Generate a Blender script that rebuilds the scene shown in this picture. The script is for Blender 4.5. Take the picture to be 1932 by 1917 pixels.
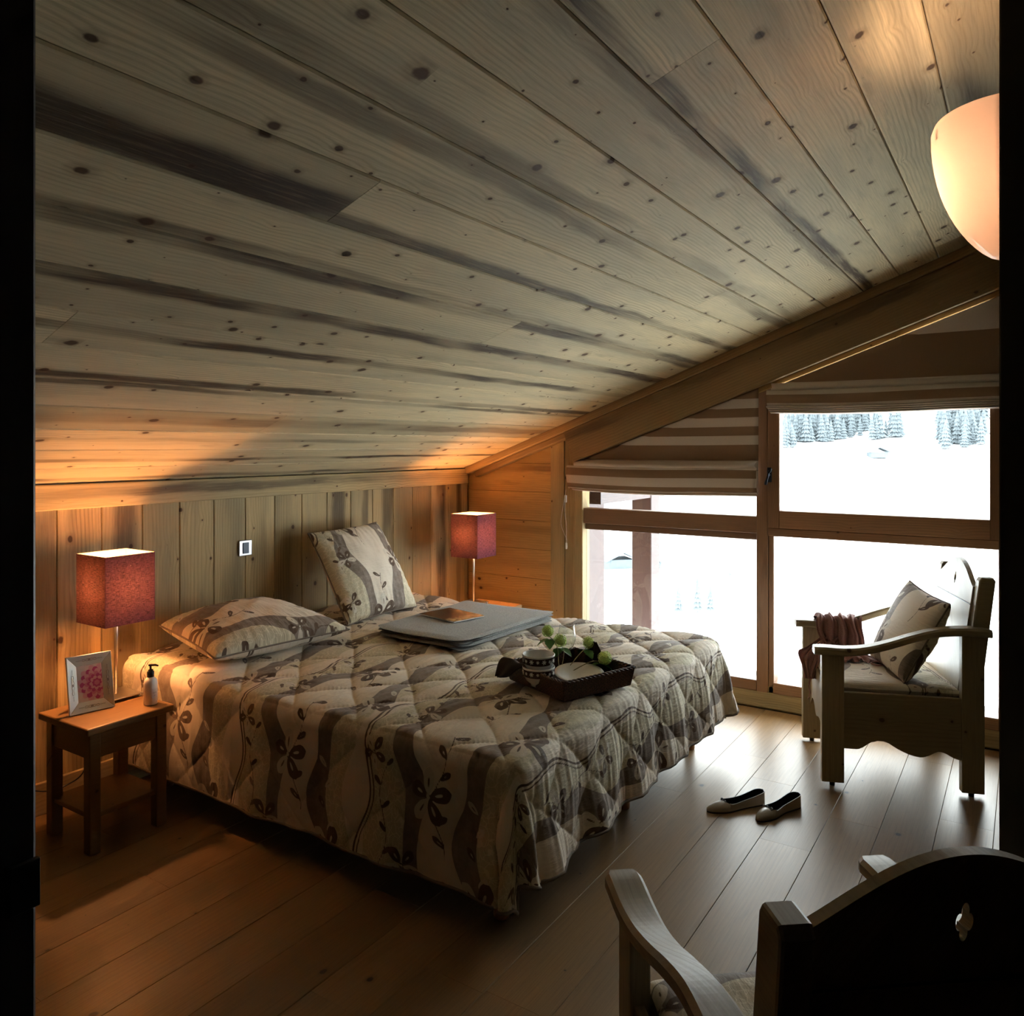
import bpy, bmesh, math, random
import numpy as np
from mathutils import Vector, Matrix
PI=math.pi
random.seed(7); RNG=np.random.RandomState(11)
sc=bpy.context.scene
C=bpy.context.collection
for o in list(bpy.data.objects): bpy.data.objects.remove(o)
# ------------------------------------------------------------------ camera
PHI=math.atan(972/1490)
cam_d=bpy.data.cameras.new('camera'); cam=bpy.data.objects.new('camera',cam_d); C.objects.link(cam)
cam.location=(0,0,1.6); cam.rotation_euler=(PI/2,0,PHI-PI/2)
cam_d.sensor_width=36; cam_d.lens=36*1490/1932; cam_d.shift_y=-(958.5-843)/1932
cam_d.clip_start=.05; cam_d.clip_end=3000
sc.camera=cam
sc.view_settings.view_transform='Standard'; sc.view_settings.look='None'
sc.view_settings.gamma=1; sc.view_settings.use_curve_mapping=False
sc.view_settings.exposure=0.0
sc.cycles.use_light_tree=False; sc.cycles.use_adaptive_sampling=True; sc.cycles.adaptive_threshold=.07
sc.cycles.max_bounces=6; sc.cycles.diffuse_bounces=4; sc.cycles.transparent_max_bounces=6; sc.cycles.glossy_bounces=3; sc.cycles.caustics_reflective=False; sc.cycles.caustics_refractive=False; sc.cycles.sample_clamp_indirect=40
# ------------------------------------------------------------------ world: bright overcast winter sky
w=bpy.data.worlds.new('sky'); sc.world=w; w.use_nodes=True
nt=w.node_tree; nt.nodes.clear()
o_=nt.nodes.new('ShaderNodeOutputWorld'); b_=nt.nodes.new('ShaderNodeBackground')
tc_=nt.nodes.new('ShaderNodeTexCoord'); sx_=nt.nodes.new('ShaderNodeSeparateXYZ'); mr_=nt.nodes.new('ShaderNodeMapRange')
nt.links.new(tc_.outputs['Generated'],sx_.inputs[0]); nt.links.new(sx_.outputs['Z'],mr_.inputs[0])
mr_.inputs[1].default_value=0; mr_.inputs[2].default_value=1; mr_.inputs[3].default_value=11.; mr_.inputs[4].default_value=15.5
b_.inputs[0].default_value=(.92,.97,.97,1)
nt.links.new(mr_.outputs[0],b_.inputs[1]); nt.links.new(b_.outputs[0],o_.inputs[0])
LAMP_W=26.0      # watts-like strength of the bedside bulbs
SCONCE_W=8.5
WARM=(1.0,.43,.155)
# ------------------------------------------------------------------ node helpers
class NB:
    def __init__(s,name):
        s.m=bpy.data.materials.new(name); s.m.use_nodes=True; s.t=s.m.node_tree; s.t.nodes.clear()
        s.out=s.n('ShaderNodeOutputMaterial')
    def n(s,ty,**k):
        x=s.t.nodes.new(ty)
        for a,b in k.items(): setattr(x,a,b)
        return x
    def l(s,a,b): s.t.links.new(a,b)
    def set(s,inp,v):
        if isinstance(v,bpy.types.NodeSocket): s.l(v,inp)
        else: inp.default_value=v
    def math(s,op,a,b=None,c=None,clamp=False):
        x=s.n('ShaderNodeMath',operation=op); x.use_clamp=clamp
        for i,v in enumerate((a,b,c)):
            if v is not None: s.set(x.inputs[i],v)
        return x.outputs[0]
    def vmath(s,op,a,b=None):
        x=s.n('ShaderNodeVectorMath',operation=op); s.set(x.inputs[0],a)
        if b is not None: s.set(x.inputs[1],b)
        return x.outputs[0]
    def mr(s,v,a,b,c=0.,d=1.,smooth=True):
        x=s.n('ShaderNodeMapRange'); x.interpolation_type='SMOOTHSTEP' if smooth else 'LINEAR'
        for i,q in enumerate((v,a,b,c,d)): s.set(x.inputs[i],q)
        return x.outputs[0]
    def mix(s,f,a,b,mode='MIX'):
        x=s.n('ShaderNodeMix',data_type='RGBA',blend_type=mode)
        s.set(x.inputs[0],f)
        for i,q in ((6,a),(7,b)):
            if not isinstance(q,bpy.types.NodeSocket) and len(q)==3: q=(*q,1)
            s.set(x.inputs[i],q)
        return x.outputs[2]
    def noise(s,vec,scale=1.,detail=3.,rough=.5,out=0):
        x=s.n('ShaderNodeTexNoise'); s.set(x.inputs['Vector'],vec); x.inputs['Scale'].default_value=scale
        x.inputs['Detail'].default_value=detail; x.inputs['Roughness'].default_value=rough
        return x.outputs[out]
    def principled(s,**k):
        p=s.n('ShaderNodeBsdfPrincipled')
        for a,b in k.items():
            a=a.replace('_',' ')
            if not isinstance(b,bpy.types.NodeSocket) and isinstance(b,tuple) and len(b)==3: b=(*b,1)
            s.set(p.inputs[a],b)
        s.l(p.outputs[0],s.out.inputs[0]); return p
    def bump(s,h,dist,strength=1.):
        x=s.n('ShaderNodeBump'); x.inputs['Distance'].default_value=dist; x.inputs['Strength'].default_value=strength
        s.l(h,x.inputs['Height']); return x.outputs[0]

def plain(name,col,rough=.6,metal=0.,spec=.5,noise=0.,**k):
    b=NB(name)
    c=(*col,1)
    if noise:
        tc=b.n('ShaderNodeTexCoord').outputs['Object']
        f=b.noise(tc,60,3)
        c=b.mix(f,tuple(x*(1-noise) for x in col),tuple(min(1,x*(1+noise)) for x in col))
    b.principled(Base_Color=c,Roughness=rough,Metallic=metal,Specular_IOR_Level=spec,**k)
    return b.m

def wood(name,light,grey,stain,knot=(.06,.028,.014),rings=75.,kscale=6.,ksize=.012,rough=.55,bumpd=.0006,greyamt=.5,spec=.4,coat=0.,coatr=.3,tonevar=.25,ringamt=.35,knotdens=1.):
    """Planks with the grain along local X. obj.color = (stain amount, centre of the streak in m*2, streak half width in m*4, lightness shift)."""
    b=NB(name)
    tc=b.n('ShaderNodeTexCoord').outputs['Object']
    oi=b.n('ShaderNodeObjectInfo')
    rnd=oi.outputs['Random']
    off=b.n('ShaderNodeCombineXYZ'); b.l(b.math('MULTIPLY',rnd,37.3),off.inputs[0]); b.l(b.math('MULTIPLY',rnd,91.7),off.inputs[1]); b.l(b.math('MULTIPLY',rnd,13.1),off.inputs[2])
    p=b.vmath('ADD',tc,off.outputs[0])
    sep=b.n('ShaderNodeSeparateXYZ'); b.l(p,sep.inputs[0])
    sl=b.n('ShaderNodeSeparateXYZ'); b.l(tc,sl.inputs[0])
    X,Y,Z=sep.outputs
    yz=b.math('ADD',Y,b.math('MULTIPLY',Z,.8))
    def vec(x,y,z=None):
        c=b.n('ShaderNodeCombineXYZ'); b.set(c.inputs[0],x); b.set(c.inputs[1],y)
        if z is not None: b.set(c.inputs[2],z)
        return c.outputs[0]
    # knots
    vo=b.n('ShaderNodeTexVoronoi'); vo.voronoi_dimensions='2D'; vo.inputs['Scale'].default_value=kscale
    wob=b.noise(vec(b.math('MULTIPLY',X,30.),b.math('MULTIPLY',yz,30.)),1.,2.)
    b.l(vec(b.math('MULTIPLY',X,.75),yz),vo.inputs['Vector'])
    d=b.math('DIVIDE',vo.outputs['Distance'],kscale)
    d=b.math('ADD',d,b.math('MULTIPLY',b.math('SUBTRACT',wob,.5),.012))
    cs=b.n('ShaderNodeSeparateColor'); b.l(vo.outputs['Color'],cs.inputs[0])
    rad=b.math('MULTIPLY',b.math('POWER',cs.outputs[0],2.6),ksize*1.1*knotdens)
    rad=b.math('ADD',rad,b.math('MULTIPLY',cs.outputs[2],.0035))
    kn=b.math('SUBTRACT',1.,b.mr(d,b.math('MULTIPLY',rad,.55),rad),clamp=True)
    halo=b.math('MULTIPLY',b.math('SUBTRACT',1.,b.mr(d,rad,b.math('MULTIPLY',rad,2.2)),clamp=True),.25)
    # rings
    n1=b.noise(vec(b.math('MULTIPLY',X,1.1),b.math('MULTIPLY',yz,5.)),1.,2.)
    n2=b.noise(vec(b.math('MULTIPLY',X,.35),b.math('MULTIPLY',yz,2.)),1.,1.)
    push=b.math('MULTIPLY',b.math('EXPONENT',b.math('MULTIPLY',b.math('DIVIDE',d,.03),-1.)),.018)
    yy=b.math('ADD',b.math('ADD',yz,b.math('MULTIPLY',n1,.035)),b.math('ADD',push,b.math('MULTIPLY',n2,.16)))
    ring=b.math('SINE',b.math('MULTIPLY',yy,rings*2*PI))
    ring=b.math('POWER',b.math('MULTIPLY_ADD',ring,.5,.5),2.2)
    rmod=b.mr(b.noise(vec(b.math('MULTIPLY',X,.7),b.math('ADD',b.math('MULTIPLY',yz,6.),4.)),1.,2.),.36,.62)
    ring=b.math('MULTIPLY',ring,b.math('MULTIPLY_ADD',rmod,.85,.15))
    fine=b.noise(vec(b.math('MULTIPLY',X,6.),b.math('MULTIPLY',yz,260.)),1.,3.,.6)
    broad=b.noise(vec(b.math('MULTIPLY',X,.9),b.math('MULTIPLY',yz,7.)),1.,3.,.55)
    patch=b.noise(vec(b.math('MULTIPLY',X,2.6),b.math('MULTIPLY',yz,16.)),1.,4.,.6)
    # stain streak
    oc=b.n('ShaderNodeSeparateColor'); b.l(oi.outputs['Color'],oc.inputs[0])
    ctr=b.math('MULTIPLY',oc.outputs[1],.5); wd=b.math('MULTIPLY',oc.outputs[2],.25)
    drift=b.math('MULTIPLY',b.math('SUBTRACT',b.noise(vec(b.math('MULTIPLY',X,1.3),0.),1.,3.),.5),.07)
    wv=b.math('MULTIPLY',wd,b.math('ADD',b.noise(vec(b.math('MULTIPLY',X,2.2),7.),1.,2.),.55))
    dist=b.math('ABSOLUTE',b.math('ADD',b.math('SUBTRACT',sl.outputs[1],ctr),drift))
    dist=b.math('ADD',dist,b.math('MULTIPLY',b.math('SUBTRACT',patch,.5),.03))
    st=b.math('SUBTRACT',1.,b.mr(dist,b.math('MULTIPLY',wv,.45),b.math('ADD',wv,.012)),clamp=True)
    st=b.math('MULTIPLY',st,b.math('MULTIPLY_ADD',b.noise(vec(b.math('MULTIPLY',X,5.),b.math('MULTIPLY',yz,110.)),1.,3.,.7),1.5,.25),clamp=True)
    st=b.math('MULTIPLY',st,b.mr(b.noise(vec(b.math('MULTIPLY',X,1.1),b.math('MULTIPLY',yz,3.)),1.,2.),.38,.58,.3,1.))
    st=b.math('MULTIPLY',st,oc.outputs[0],clamp=True)
    loose=b.math('MULTIPLY',b.mr(patch,.58,.74),.5)
    g=b.math('MULTIPLY',b.mr(broad,.38,.66),greyamt)
    col=b.mix(g,light,grey)
    tone=b.math('MULTIPLY_ADD',rnd,tonevar,1-tonevar/2)
    tone=b.math('MULTIPLY',tone,b.math('MULTIPLY_ADD',oi.outputs['Alpha'],1.,0.))
    col=b.mix(1.,col,vec(tone,tone,tone),'MULTIPLY')
    col=b.mix(b.math('MULTIPLY',ring,ringamt),col,tuple(x*.52 for x in light))
    col=b.mix(b.math('MULTIPLY',b.mr(fine,.35,.75),.30),col,tuple(x*.45 for x in grey))
    col=b.mix(loose,col,tuple(x*.62 for x in grey))
    col=b.mix(st,col,stain)
    col=b.mix(halo,col,tuple(x*2.2 for x in knot))
    col=b.mix(b.math('MULTIPLY',kn,.9),col,knot)
    h=b.math('ADD',b.math('MULTIPLY',ring,-.5),b.math('MULTIPLY',fine,.6))
    rr=b.math('MULTIPLY_ADD',fine,.2,rough-.1)
    b.principled(Base_Color=col,Roughness=rr,Specular_IOR_Level=spec,Normal=b.bump(h,bumpd,.8),Coat_Weight=coat,Coat_Roughness=coatr)
    return b.m

M={}
M['ceiling']=wood('weathered pine boards',(.68,.55,.33),(.50,.43,.28),(.065,.045,.031),greyamt=.75,rings=72,ksize=.017,kscale=7.,ringamt=.5,bumpd=.0010,spec=.12,rough=.7)
M['wallwood']=wood('old pine wall boards',(.52,.375,.185),(.34,.27,.155),(.07,.048,.03),greyamt=.75,rings=60,ringamt=.6,spec=.15,rough=.65,ksize=.011,kscale=6.)
M['orangewood']=wood('honey pine boards',(.50,.31,.115),(.40,.25,.10),(.12,.065,.03),greyamt=.5,rings=60,ksize=.012,kscale=4.5,spec=.15,rough=.65)
M['beam']=wood('brown pine beam',(.36,.23,.10),(.27,.18,.085),(.09,.055,.03),greyamt=.5,rings=60,ksize=.014,kscale=4.)
M['floor']=wood('oak floor boards',(.31,.18,.07),(.25,.155,.07),(.10,.06,.03),knot=(.03,.017,.01),greyamt=.6,rings=50,ksize=.013,kscale=3.,rough=.42,bumpd=.0004,spec=.5,coat=.25,coatr=.28,ringamt=.22,tonevar=.2)
M['chairwood']=wood('waxed grey pine',(.38,.30,.18),(.31,.26,.165),(.16,.11,.07),greyamt=.6,rings=60,ksize=.008,kscale=5.,rough=.45,spec=.45,bumpd=.0003,coat=.08,coatr=.3)
M['tablewood']=wood('brown pine table wood',(.29,.155,.06),(.24,.13,.052),(.16,.09,.04),greyamt=.4,rings=60,ksize=.006,kscale=5.,rough=.45,spec=.45,bumpd=.0002,ringamt=.2)
M['windowwood']=wood('window frame wood',(.26,.135,.07),(.21,.12,.07),(.10,.05,.03),greyamt=.4,rings=80,ksize=.003,kscale=4.,rough=.4,spec=.45,bumpd=.0002,ringamt=.3)
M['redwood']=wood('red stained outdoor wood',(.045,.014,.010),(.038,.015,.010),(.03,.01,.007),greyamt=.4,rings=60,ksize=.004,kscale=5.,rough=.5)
M['legwood']=wood('turned beech leg wood',(.42,.21,.09),(.36,.18,.08),(.2,.1,.05),greyamt=.3,rings=90,ksize=.002,kscale=5.,rough=.4)
M['black']=plain('black',(.012,.012,.014),.35)
M['darkpaint']=plain('dark stained door frame',(.028,.010,.010),.35)
M['doorblack']=plain('near black door lining',(.012,.008,.008),.45)
M['hallwall']=plain('hall wall paint',(.035,.028,.022),.8)
M['olive']=plain('dark partition plaster',(.06,.05,.03),.8)
M['steel']=plain('brushed steel',(.55,.52,.48),.32,1.)
M['iron']=plain('dark iron',(.03,.035,.045),.4,.7)
M['silver']=plain('silver plastic',(.38,.38,.40),.3,.6)
M['white']=plain('white ceramic',(.78,.77,.74),.18)
M['cordwhite']=plain('white cord',(.7,.66,.6),.6)
M['snow']=plain('snow',(.90,.92,.95),.9,spec=.1)
M['brownband']=plain('dark brown glaze',(.05,.025,.02),.25)
M['napkin']=plain('dark brown napkin',(.022,.012,.012),.8)
M['lotion']=plain('milky plastic bottle',(.92,.86,.82),.3)
M['pagewhite']=plain('page paper',(.75,.74,.7),.6)

def glassmat(nm,k=.9):
    b=NB(nm)
    tr=b.n('ShaderNodeBsdfTransparent'); gl=b.n('ShaderNodeBsdfGlossy'); gl.inputs['Roughness'].default_value=.01
    tr.inputs[0].default_value=(.97,.985,.98,1)
    fr=b.n('ShaderNodeLayerWeight'); fr.inputs[0].default_value=.5; fc=b.math('MULTIPLY_ADD',b.math('POWER',fr.outputs['Facing'],4.),.55,.03)
    mx=b.n('ShaderNodeMixShader'); b.l(b.math('MULTIPLY',fc,k,clamp=True),mx.inputs[0]); b.l(tr.outputs[0],mx.inputs[1]); b.l(gl.outputs[0],mx.inputs[2])
    b.l(mx.outputs[0],b.out.inputs[0]); return b.m
M['glass']=glassmat('window glass'); M['wineglass']=glassmat('clear drinking glass',1.3)


def linen(name,col,trans,speckle=.35):
    b=NB(name)
    tc=b.n('ShaderNodeTexCoord').outputs['Object']
    mp=b.n('ShaderNodeMapping'); mp.inputs['Scale'].default_value=(45,45,800); b.l(tc,mp.inputs[0])
    mp2=b.n('ShaderNodeMapping'); mp2.inputs['Scale'].default_value=(900,900,90); b.l(tc,mp2.inputs[0])
    f=b.math('MULTIPLY_ADD',b.noise(mp.outputs[0],1,2),.6,b.math('MULTIPLY',b.noise(mp2.outputs[0],1,2),.4))
    f=b.mr(f,.35,.65)
    c=b.mix(f,tuple(x*(1-speckle) for x in col),tuple(min(1,x*(1+speckle)) for x in col))
    ct=b.mix(f,tuple(x*(1-speckle) for x in trans),tuple(min(1,x*(1+speckle)) for x in trans))
    d=b.n('ShaderNodeBsdfDiffuse'); t=b.n('ShaderNodeBsdfTranslucent'); b.l(c,d.inputs[0]); b.l(ct,t.inputs[0])
    a=b.n('ShaderNodeAddShader'); b.l(d.outputs[0],a.inputs[0]); b.l(t.outputs[0],a.inputs[1]); b.l(a.outputs[0],b.out.inputs[0])
    return b.m
M['shade']=linen('aubergine linen shade',(.085,.034,.062),(.019,.0098,.0112),.6)
M['liner']=linen('cream shade liner',(.62,.55,.45),(.3,.26,.2),.05)
def emis(name,col,s):
    b=NB(name); e=b.n('ShaderNodeEmission'); e.inputs[0].default_value=(*col,1); e.inputs[1].default_value=s; b.l(e.outputs[0],b.out.inputs[0]); return b.m

def cloth(name,col,rough=.9,scale=900,var=.12,bump=.0004):
    b=NB(name); tc=b.n('ShaderNodeTexCoord').outputs['Object']
    f=b.noise(tc,scale*.25,4,.7); g=b.noise(tc,9,3)
    c=b.mix(b.mr(f,.3,.7),tuple(x*(1-var*2) for x in col),tuple(min(1,x*(1+var)) for x in col))
    c=b.mix(b.math('MULTIPLY',g,.25),c,tuple(x*.7 for x in col))
    b.principled(Base_Color=c,Roughness=rough,Specular_IOR_Level=.2,Sheen_Weight=.25,Normal=b.bump(f,bump,.8)); return b.m
M['throw']=cloth('grey wool throw',(.36,.37,.355),scale=700,var=.25,bump=.001)
M['scarf']=cloth('dusty pink scarf cotton',(.34,.17,.155))
def blindmat(name,col,tr):
    b=NB(name); tc=b.n('ShaderNodeTexCoord').outputs['Object']; f=b.noise(tc,300,3)
    c=b.mix(f,tuple(x*.88 for x in col),tuple(x*1.1 for x in col))
    d=b.n('ShaderNodeBsdfDiffuse'); t=b.n('ShaderNodeBsdfTranslucent'); b.l(c,d.inputs[0]); t.inputs[0].default_value=(*tr,1)
    a=b.n('ShaderNodeAddShader'); b.l(d.outputs[0],a.inputs[0]); b.l(t.outputs[0],a.inputs[1]); b.l(a.outputs[0],b.out.inputs[0]); return b.m
M['blindlight']=blindmat('pale blind stripe',(.56,.48,.42),(.035,.028,.024))
M['blinddark']=blindmat('brown blind stripe',(.25,.165,.105),(.012,.007,.004))

def printmat(name,wrinkle=.0012,ws=38.):
    """Printed cotton: masks come from signed distances stored on the vertices."""
    b=NB(name)
    tc=b.n('ShaderNodeTexCoord').outputs['Object']
    def at(n):
        a=b.n('ShaderNodeAttribute'); a.attribute_name=n; return a.outputs['Fac']
    def mask(n,e=.0009): return b.mr(at(n),e,-e)
    uv=b.n('ShaderNodeAttribute'); uv.attribute_name='cloth'
    vo=b.n('ShaderNodeTexVoronoi'); vo.feature='DISTANCE_TO_EDGE'; vo.inputs['Scale'].default_value=42.
    dz=b.n('ShaderNodeTexNoise'); dz.inputs['Scale'].default_value=22.; b.l(uv.outputs['Vector'],dz.inputs['Vector'])
    b.l(b.vmath('ADD',uv.outputs['Vector'],b.vmath('MULTIPLY',dz.outputs['Color'],(.06,.06,0))),vo.inputs['Vector'])
    fil=b.mr(vo.outputs['Distance'],.03,.07,1.,0.)
    zone=mask('z_zone',.003)
    base=b.mix(b.math('MULTIPLY',b.noise(uv.outputs['Vector'],5.,3.),.7),(.80,.71,.58),(.70,.61,.51))
    gb=b.mix(b.math('MULTIPLY',fil,.8),(.57,.51,.36),(.75,.68,.52))
    col=b.mix(zone,base,gb)
    bandc=b.mix(b.mr(b.noise(uv.outputs['Vector'],30.,4.,.7),.35,.7),(.20,.155,.12),(.275,.225,.185))
    col=b.mix(mask('z_band'),col,bandc)
    col=b.mix(mask('z_light'),col,(.66,.60,.50))
    col=b.mix(mask('z_dark'),col,(.115,.070,.042))
    mp=b.n('ShaderNodeMapping'); mp.inputs['Scale'].default_value=(ws*.35,ws*1.6,1.); b.l(uv.outputs['Vector'],mp.inputs[0])
    h=b.math('ADD',b.noise(mp.outputs[0],1.,4.,.6),b.math('MULTIPLY',b.noise(uv.outputs['Vector'],ws*.8,3.),.6))
    b.principled(Base_Color=col,Roughness=.72,Specular_IOR_Level=.3,Sheen_Weight=.15,Normal=b.bump(h,wrinkle*4,.75))
    return b.m
M['print']=printmat('floral printed cotton')
M['piping']=plain('brown piping cord',(.20,.155,.12),.8)

# ------------------------------------------------------------------ object helpers
def link(name,me,parent=None,mats=None):
    o=bpy.data.objects.new(name,me); C.objects.link(o)
    if parent is not None: o.parent=parent
    if mats is not None:
        for m in (mats if isinstance(mats,(list,tuple)) else [mats]): me.materials.append(m)
    return o
def obj(name,bm,mats,parent=None,smooth=False,loc=None):
    me=bpy.data.meshes.new(name)
    bmesh.ops.recalc_face_normals(bm,faces=bm.faces)
    bm.to_mesh(me); bm.free()
    if smooth: me.shade_smooth()
    o=link(name,me,parent,mats)
    if loc is not None: o.location=loc
    return o
def tag(o,label=None,cat=None,group=None,kind=None):
    if label: o['label']=label
    if cat: o['category']=cat
    if group: o['group']=group
    if kind: o['kind']=kind
    return o
def empty(name,loc,rz=0.,label=None,cat=None,group=None,kind=None):
    o=bpy.data.objects.new(name,None); C.objects.link(o); o.location=loc; o.rotation_euler=(0,0,rz); o.empty_display_size=.05
    return tag(o,label,cat,group,kind)
def bx(bm,x0,x1,y0,y1,z0,z1,bev=0.,seg=1,mat=0):
    vs=[bm.verts.new((x,y,z)) for x in (x0,x1) for y in (y0,y1) for z in (z0,z1)]
    F=[(0,1,3,2),(4,6,7,5),(0,4,5,1),(2,3,7,6),(0,2,6,4),(1,5,7,3)]
    fs=[bm.faces.new([vs[i] for i in f]) for f in F]
    for f in fs: f.material_index=mat
    if bev:
        es=list({e for f in fs for e in f.edges})
        bmesh.ops.bevel(bm,geom=es,offset=bev,segments=seg,affect='EDGES',profile=.5)
    return bm
def box(name,x0,x1,y0,y1,z0,z1,m,parent=None,bev=0.,seg=1,smooth=False):
    return obj(name,bx(bmesh.new(),x0,x1,y0,y1,z0,z1,bev,seg),m,parent,smooth)
def prism(name,pts,t0,t1,m,parent=None,bev=0.,seg=1,axes='xz',smooth=False):
    """extrude a 2-D outline (in xz, yz or xy) along the third axis"""
    bm=bmesh.new()
    def P(a,b,t): return {'xz':(a,t,b),'yz':(t,a,b),'xy':(a,b,t)}[axes]
    A=[bm.verts.new(P(a,b,t0)) for a,b in pts]; B=[bm.verts.new(P(a,b,t1)) for a,b in pts]
    n=len(pts); bm.faces.new(A); bm.faces.new(B[::-1])
    for i in range(n): bm.faces.new((A[i],B[i],B[(i+1)%n],A[(i+1)%n]))
    if bev:
        es=[e for e in bm.edges if (e.verts[0] in A and e.verts[1] in A) or (e.verts[0] in B and e.verts[1] in B)]
        bmesh.ops.bevel(bm,geom=es,offset=bev,segments=seg,affect='EDGES',profile=.5)
    o=obj(name,bm,m,parent,smooth)
    if smooth: o.data.shade_auto_smooth() if hasattr(o.data,'shade_auto_smooth') else None
    return o
def lathe(bm,prof,n=32,cx=0,cy=0,mat=0,cap=True):
    R=[]
    for r,z in prof:
        if r<1e-6: R.append([bm.verts.new((cx,cy,z))])
        else: R.append([bm.verts.new((cx+r*math.cos(2*PI*i/n),cy+r*math.sin(2*PI*i/n),z)) for i in range(n)])
    for a,b in zip(R,R[1:]):
        for i in range(n):
            j=(i+1)%n
            if len(a)==1 and len(b)==1: continue
            if len(a)==1: f=bm.faces.new((a[0],b[i],b[j]))
            elif len(b)==1: f=bm.faces.new((a[i],b[0],a[j]))
            else: f=bm.faces.new((a[i],b[i],b[j],a[j]))
            f.material_index=mat
    return bm
def tube(bm,pts,r,n=8,cap=True,mat=0,close=False):
    pts=[Vector(p) for p in pts]; rs=r if isinstance(r,(list,tuple)) else [r]*len(pts)
    rings=[]; N=len(pts); up=Vector((0,0,1))
    for i,p in enumerate(pts):
        a=pts[(i-1)%N] if (close or i>0) else p; c=pts[(i+1)%N] if (close or i<N-1) else p
        t=(c-a); t=t.normalized() if t.length>1e-9 else Vector((1,0,0))
        s=t.cross(up)
        if s.length<.05: s=t.cross(Vector((0,1,0)))
        s.normalize(); u=s.cross(t)
        if rings and (s.dot(ps)<0): pass
        ps=s
        rings.append([bm.verts.new(p+(s*math.cos(2*PI*k/n)+u*math.sin(2*PI*k/n))*rs[i]) for k in range(n)])
    L=list(zip(rings,rings[1:]))+([(rings[-1],rings[0])] if close else [])
    for a,b in L:
        for k in range(n):
            f=bm.faces.new((a[k],a[(k+1)%n],b[(k+1)%n],b[k])); f.material_index=mat
    if cap and not close: bm.faces.new(rings[0][::-1]); bm.faces.new(rings[-1])
    return bm
def spline(P,n=8):
    """Catmull-Rom through the points"""
    P=[Vector(p) for p in P]; out=[]
    Q=[P[0]*2-P[1]]+P+[P[-1]*2-P[-2]]
    for i in range(1,len(Q)-2):
        a,b,c,d=Q[i-1:i+3]
        for k in range(n):
            t=k/n; out.append(.5*((2*b)+(c-a)*t+(2*a-5*b+4*c-d)*t*t+(3*b-a-3*c+d)*t**3))
    out.append(P[-1]); return out
def npmesh(name,V,F,mats,parent=None,smooth=True,attrs=None,uvv=None):
    me=bpy.data.meshes.new(name); V=np.asarray(V,np.float32); F=np.asarray(F,np.int32)
    me.vertices.add(len(V)); me.vertices.foreach_set('co',V.ravel())
    me.loops.add(F.size); me.loops.foreach_set('vertex_index',F.ravel())
    k=F.shape[1]; me.polygons.add(len(F)); me.polygons.foreach_set('loop_start',np.arange(0,F.size,k,dtype=np.int32))
    me.polygons.foreach_set('loop_total',np.full(len(F),k,np.int32)) if False else None
    me.update(calc_edges=True); me.validate()
    if smooth: me.shade_smooth()
    for n,a in (attrs or {}).items():
        at=me.attributes.new(n,'FLOAT','POINT'); at.data.foreach_set('value',np.asarray(a,np.float32).ravel())
    if uvv is not None:
        at=me.attributes.new('cloth','FLOAT_VECTOR','POINT'); at.data.foreach_set('vector',np.asarray(uvv,np.float32).ravel())
    return link(name,me,parent,mats)
def gridfaces(nu,nv,base=0,flip=False):
    i=np.arange(nu-1)[:,None]*nv+np.arange(nv-1)[None,:]; i=i.ravel()+base
    F=np.stack([i,i+nv,i+nv+1,i+1],1)
    return F[:,::-1] if flip else F
PLC={}
def plank(name,org,ax,ay,L,W,T,m,parent=None,ch=.003,color=(0,0,0,1)):
    """board with local x along the grain; visible face local z=T, long edges chamfered"""
    ax=Vector(ax).normalized(); ay=Vector(ay).normalized(); az=ax.cross(ay)
    key=(round(L,4),round(W,4),round(T,4),ch,m.name)
    if key not in PLC:
        bm=bmesh.new()
        prof=[(0,0),(W,0),(W,T-ch),(W-ch,T),(ch,T),(0,T-ch)]
        A=[bm.verts.new((0,y,z)) for y,z in prof]; B=[bm.verts.new((L,y,z)) for y,z in prof]
        bm.faces.new(A); bm.faces.new(B[::-1])
        for i in range(6): bm.faces.new((A[i],B[i],B[(i+1)%6],A[(i+1)%6]))
        bmesh.ops.recalc_face_normals(bm,faces=bm.faces)
        me=bpy.data.meshes.new(name); bm.to_mesh(me); bm.free(); me.materials.append(m); PLC[key]=me
    o=bpy.data.objects.new(name,PLC[key]); C.objects.link(o)
    if parent is not None: o.parent=parent
    mt=Matrix((ax,ay,az)).transposed().to_4x4(); mt.translation=Vector(org)
    o.matrix_basis=mt; o.color=color; return o

# ------------------------------------------------------------------ setting: shell
XG,YH=4.93,3.60
def ceilz(y): return 1.43+.37*(3.6-y)
ST=lambda o: tag(o,kind='structure')
X0=.45           # wall between bedroom and hall
YR=-1.25
floor=ST(box('floor',-1.6,XG+.1,YR,YH+.1,-.12,-.014,M['hallwall']))
edges=[.115+.2008*k for k in range(-7,6)]+[1.335,1.55,1.765,1.975,2.18,2.385,2.60,2.81,3.02,3.23,3.44,3.59]
for i,(a,b) in enumerate(zip(edges,edges[1:])):
    x=-1.6+random.random()*-.9
    if a<-1.25: continue
    while x<XG-.06:
        L=random.choice([1.6,1.9,2.2]); x1=min(x+L,XG-.06); xs=max(x,-1.58)
        if x1-xs<.15: x=x1; continue
        if XG-.06-x1<.3: x1=XG-.06
        col=(random.choice([0,0,0,.25]),random.random()*.4,.2,random.uniform(.88,1.1))
        plank('plank',(xs+.0005,a+.0006,-.014),(1,0,0),(0,1,0),x1-xs-.001,b-a-.0012,.014,M['floor'],floor,.0012,col)
        x=x1
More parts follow.
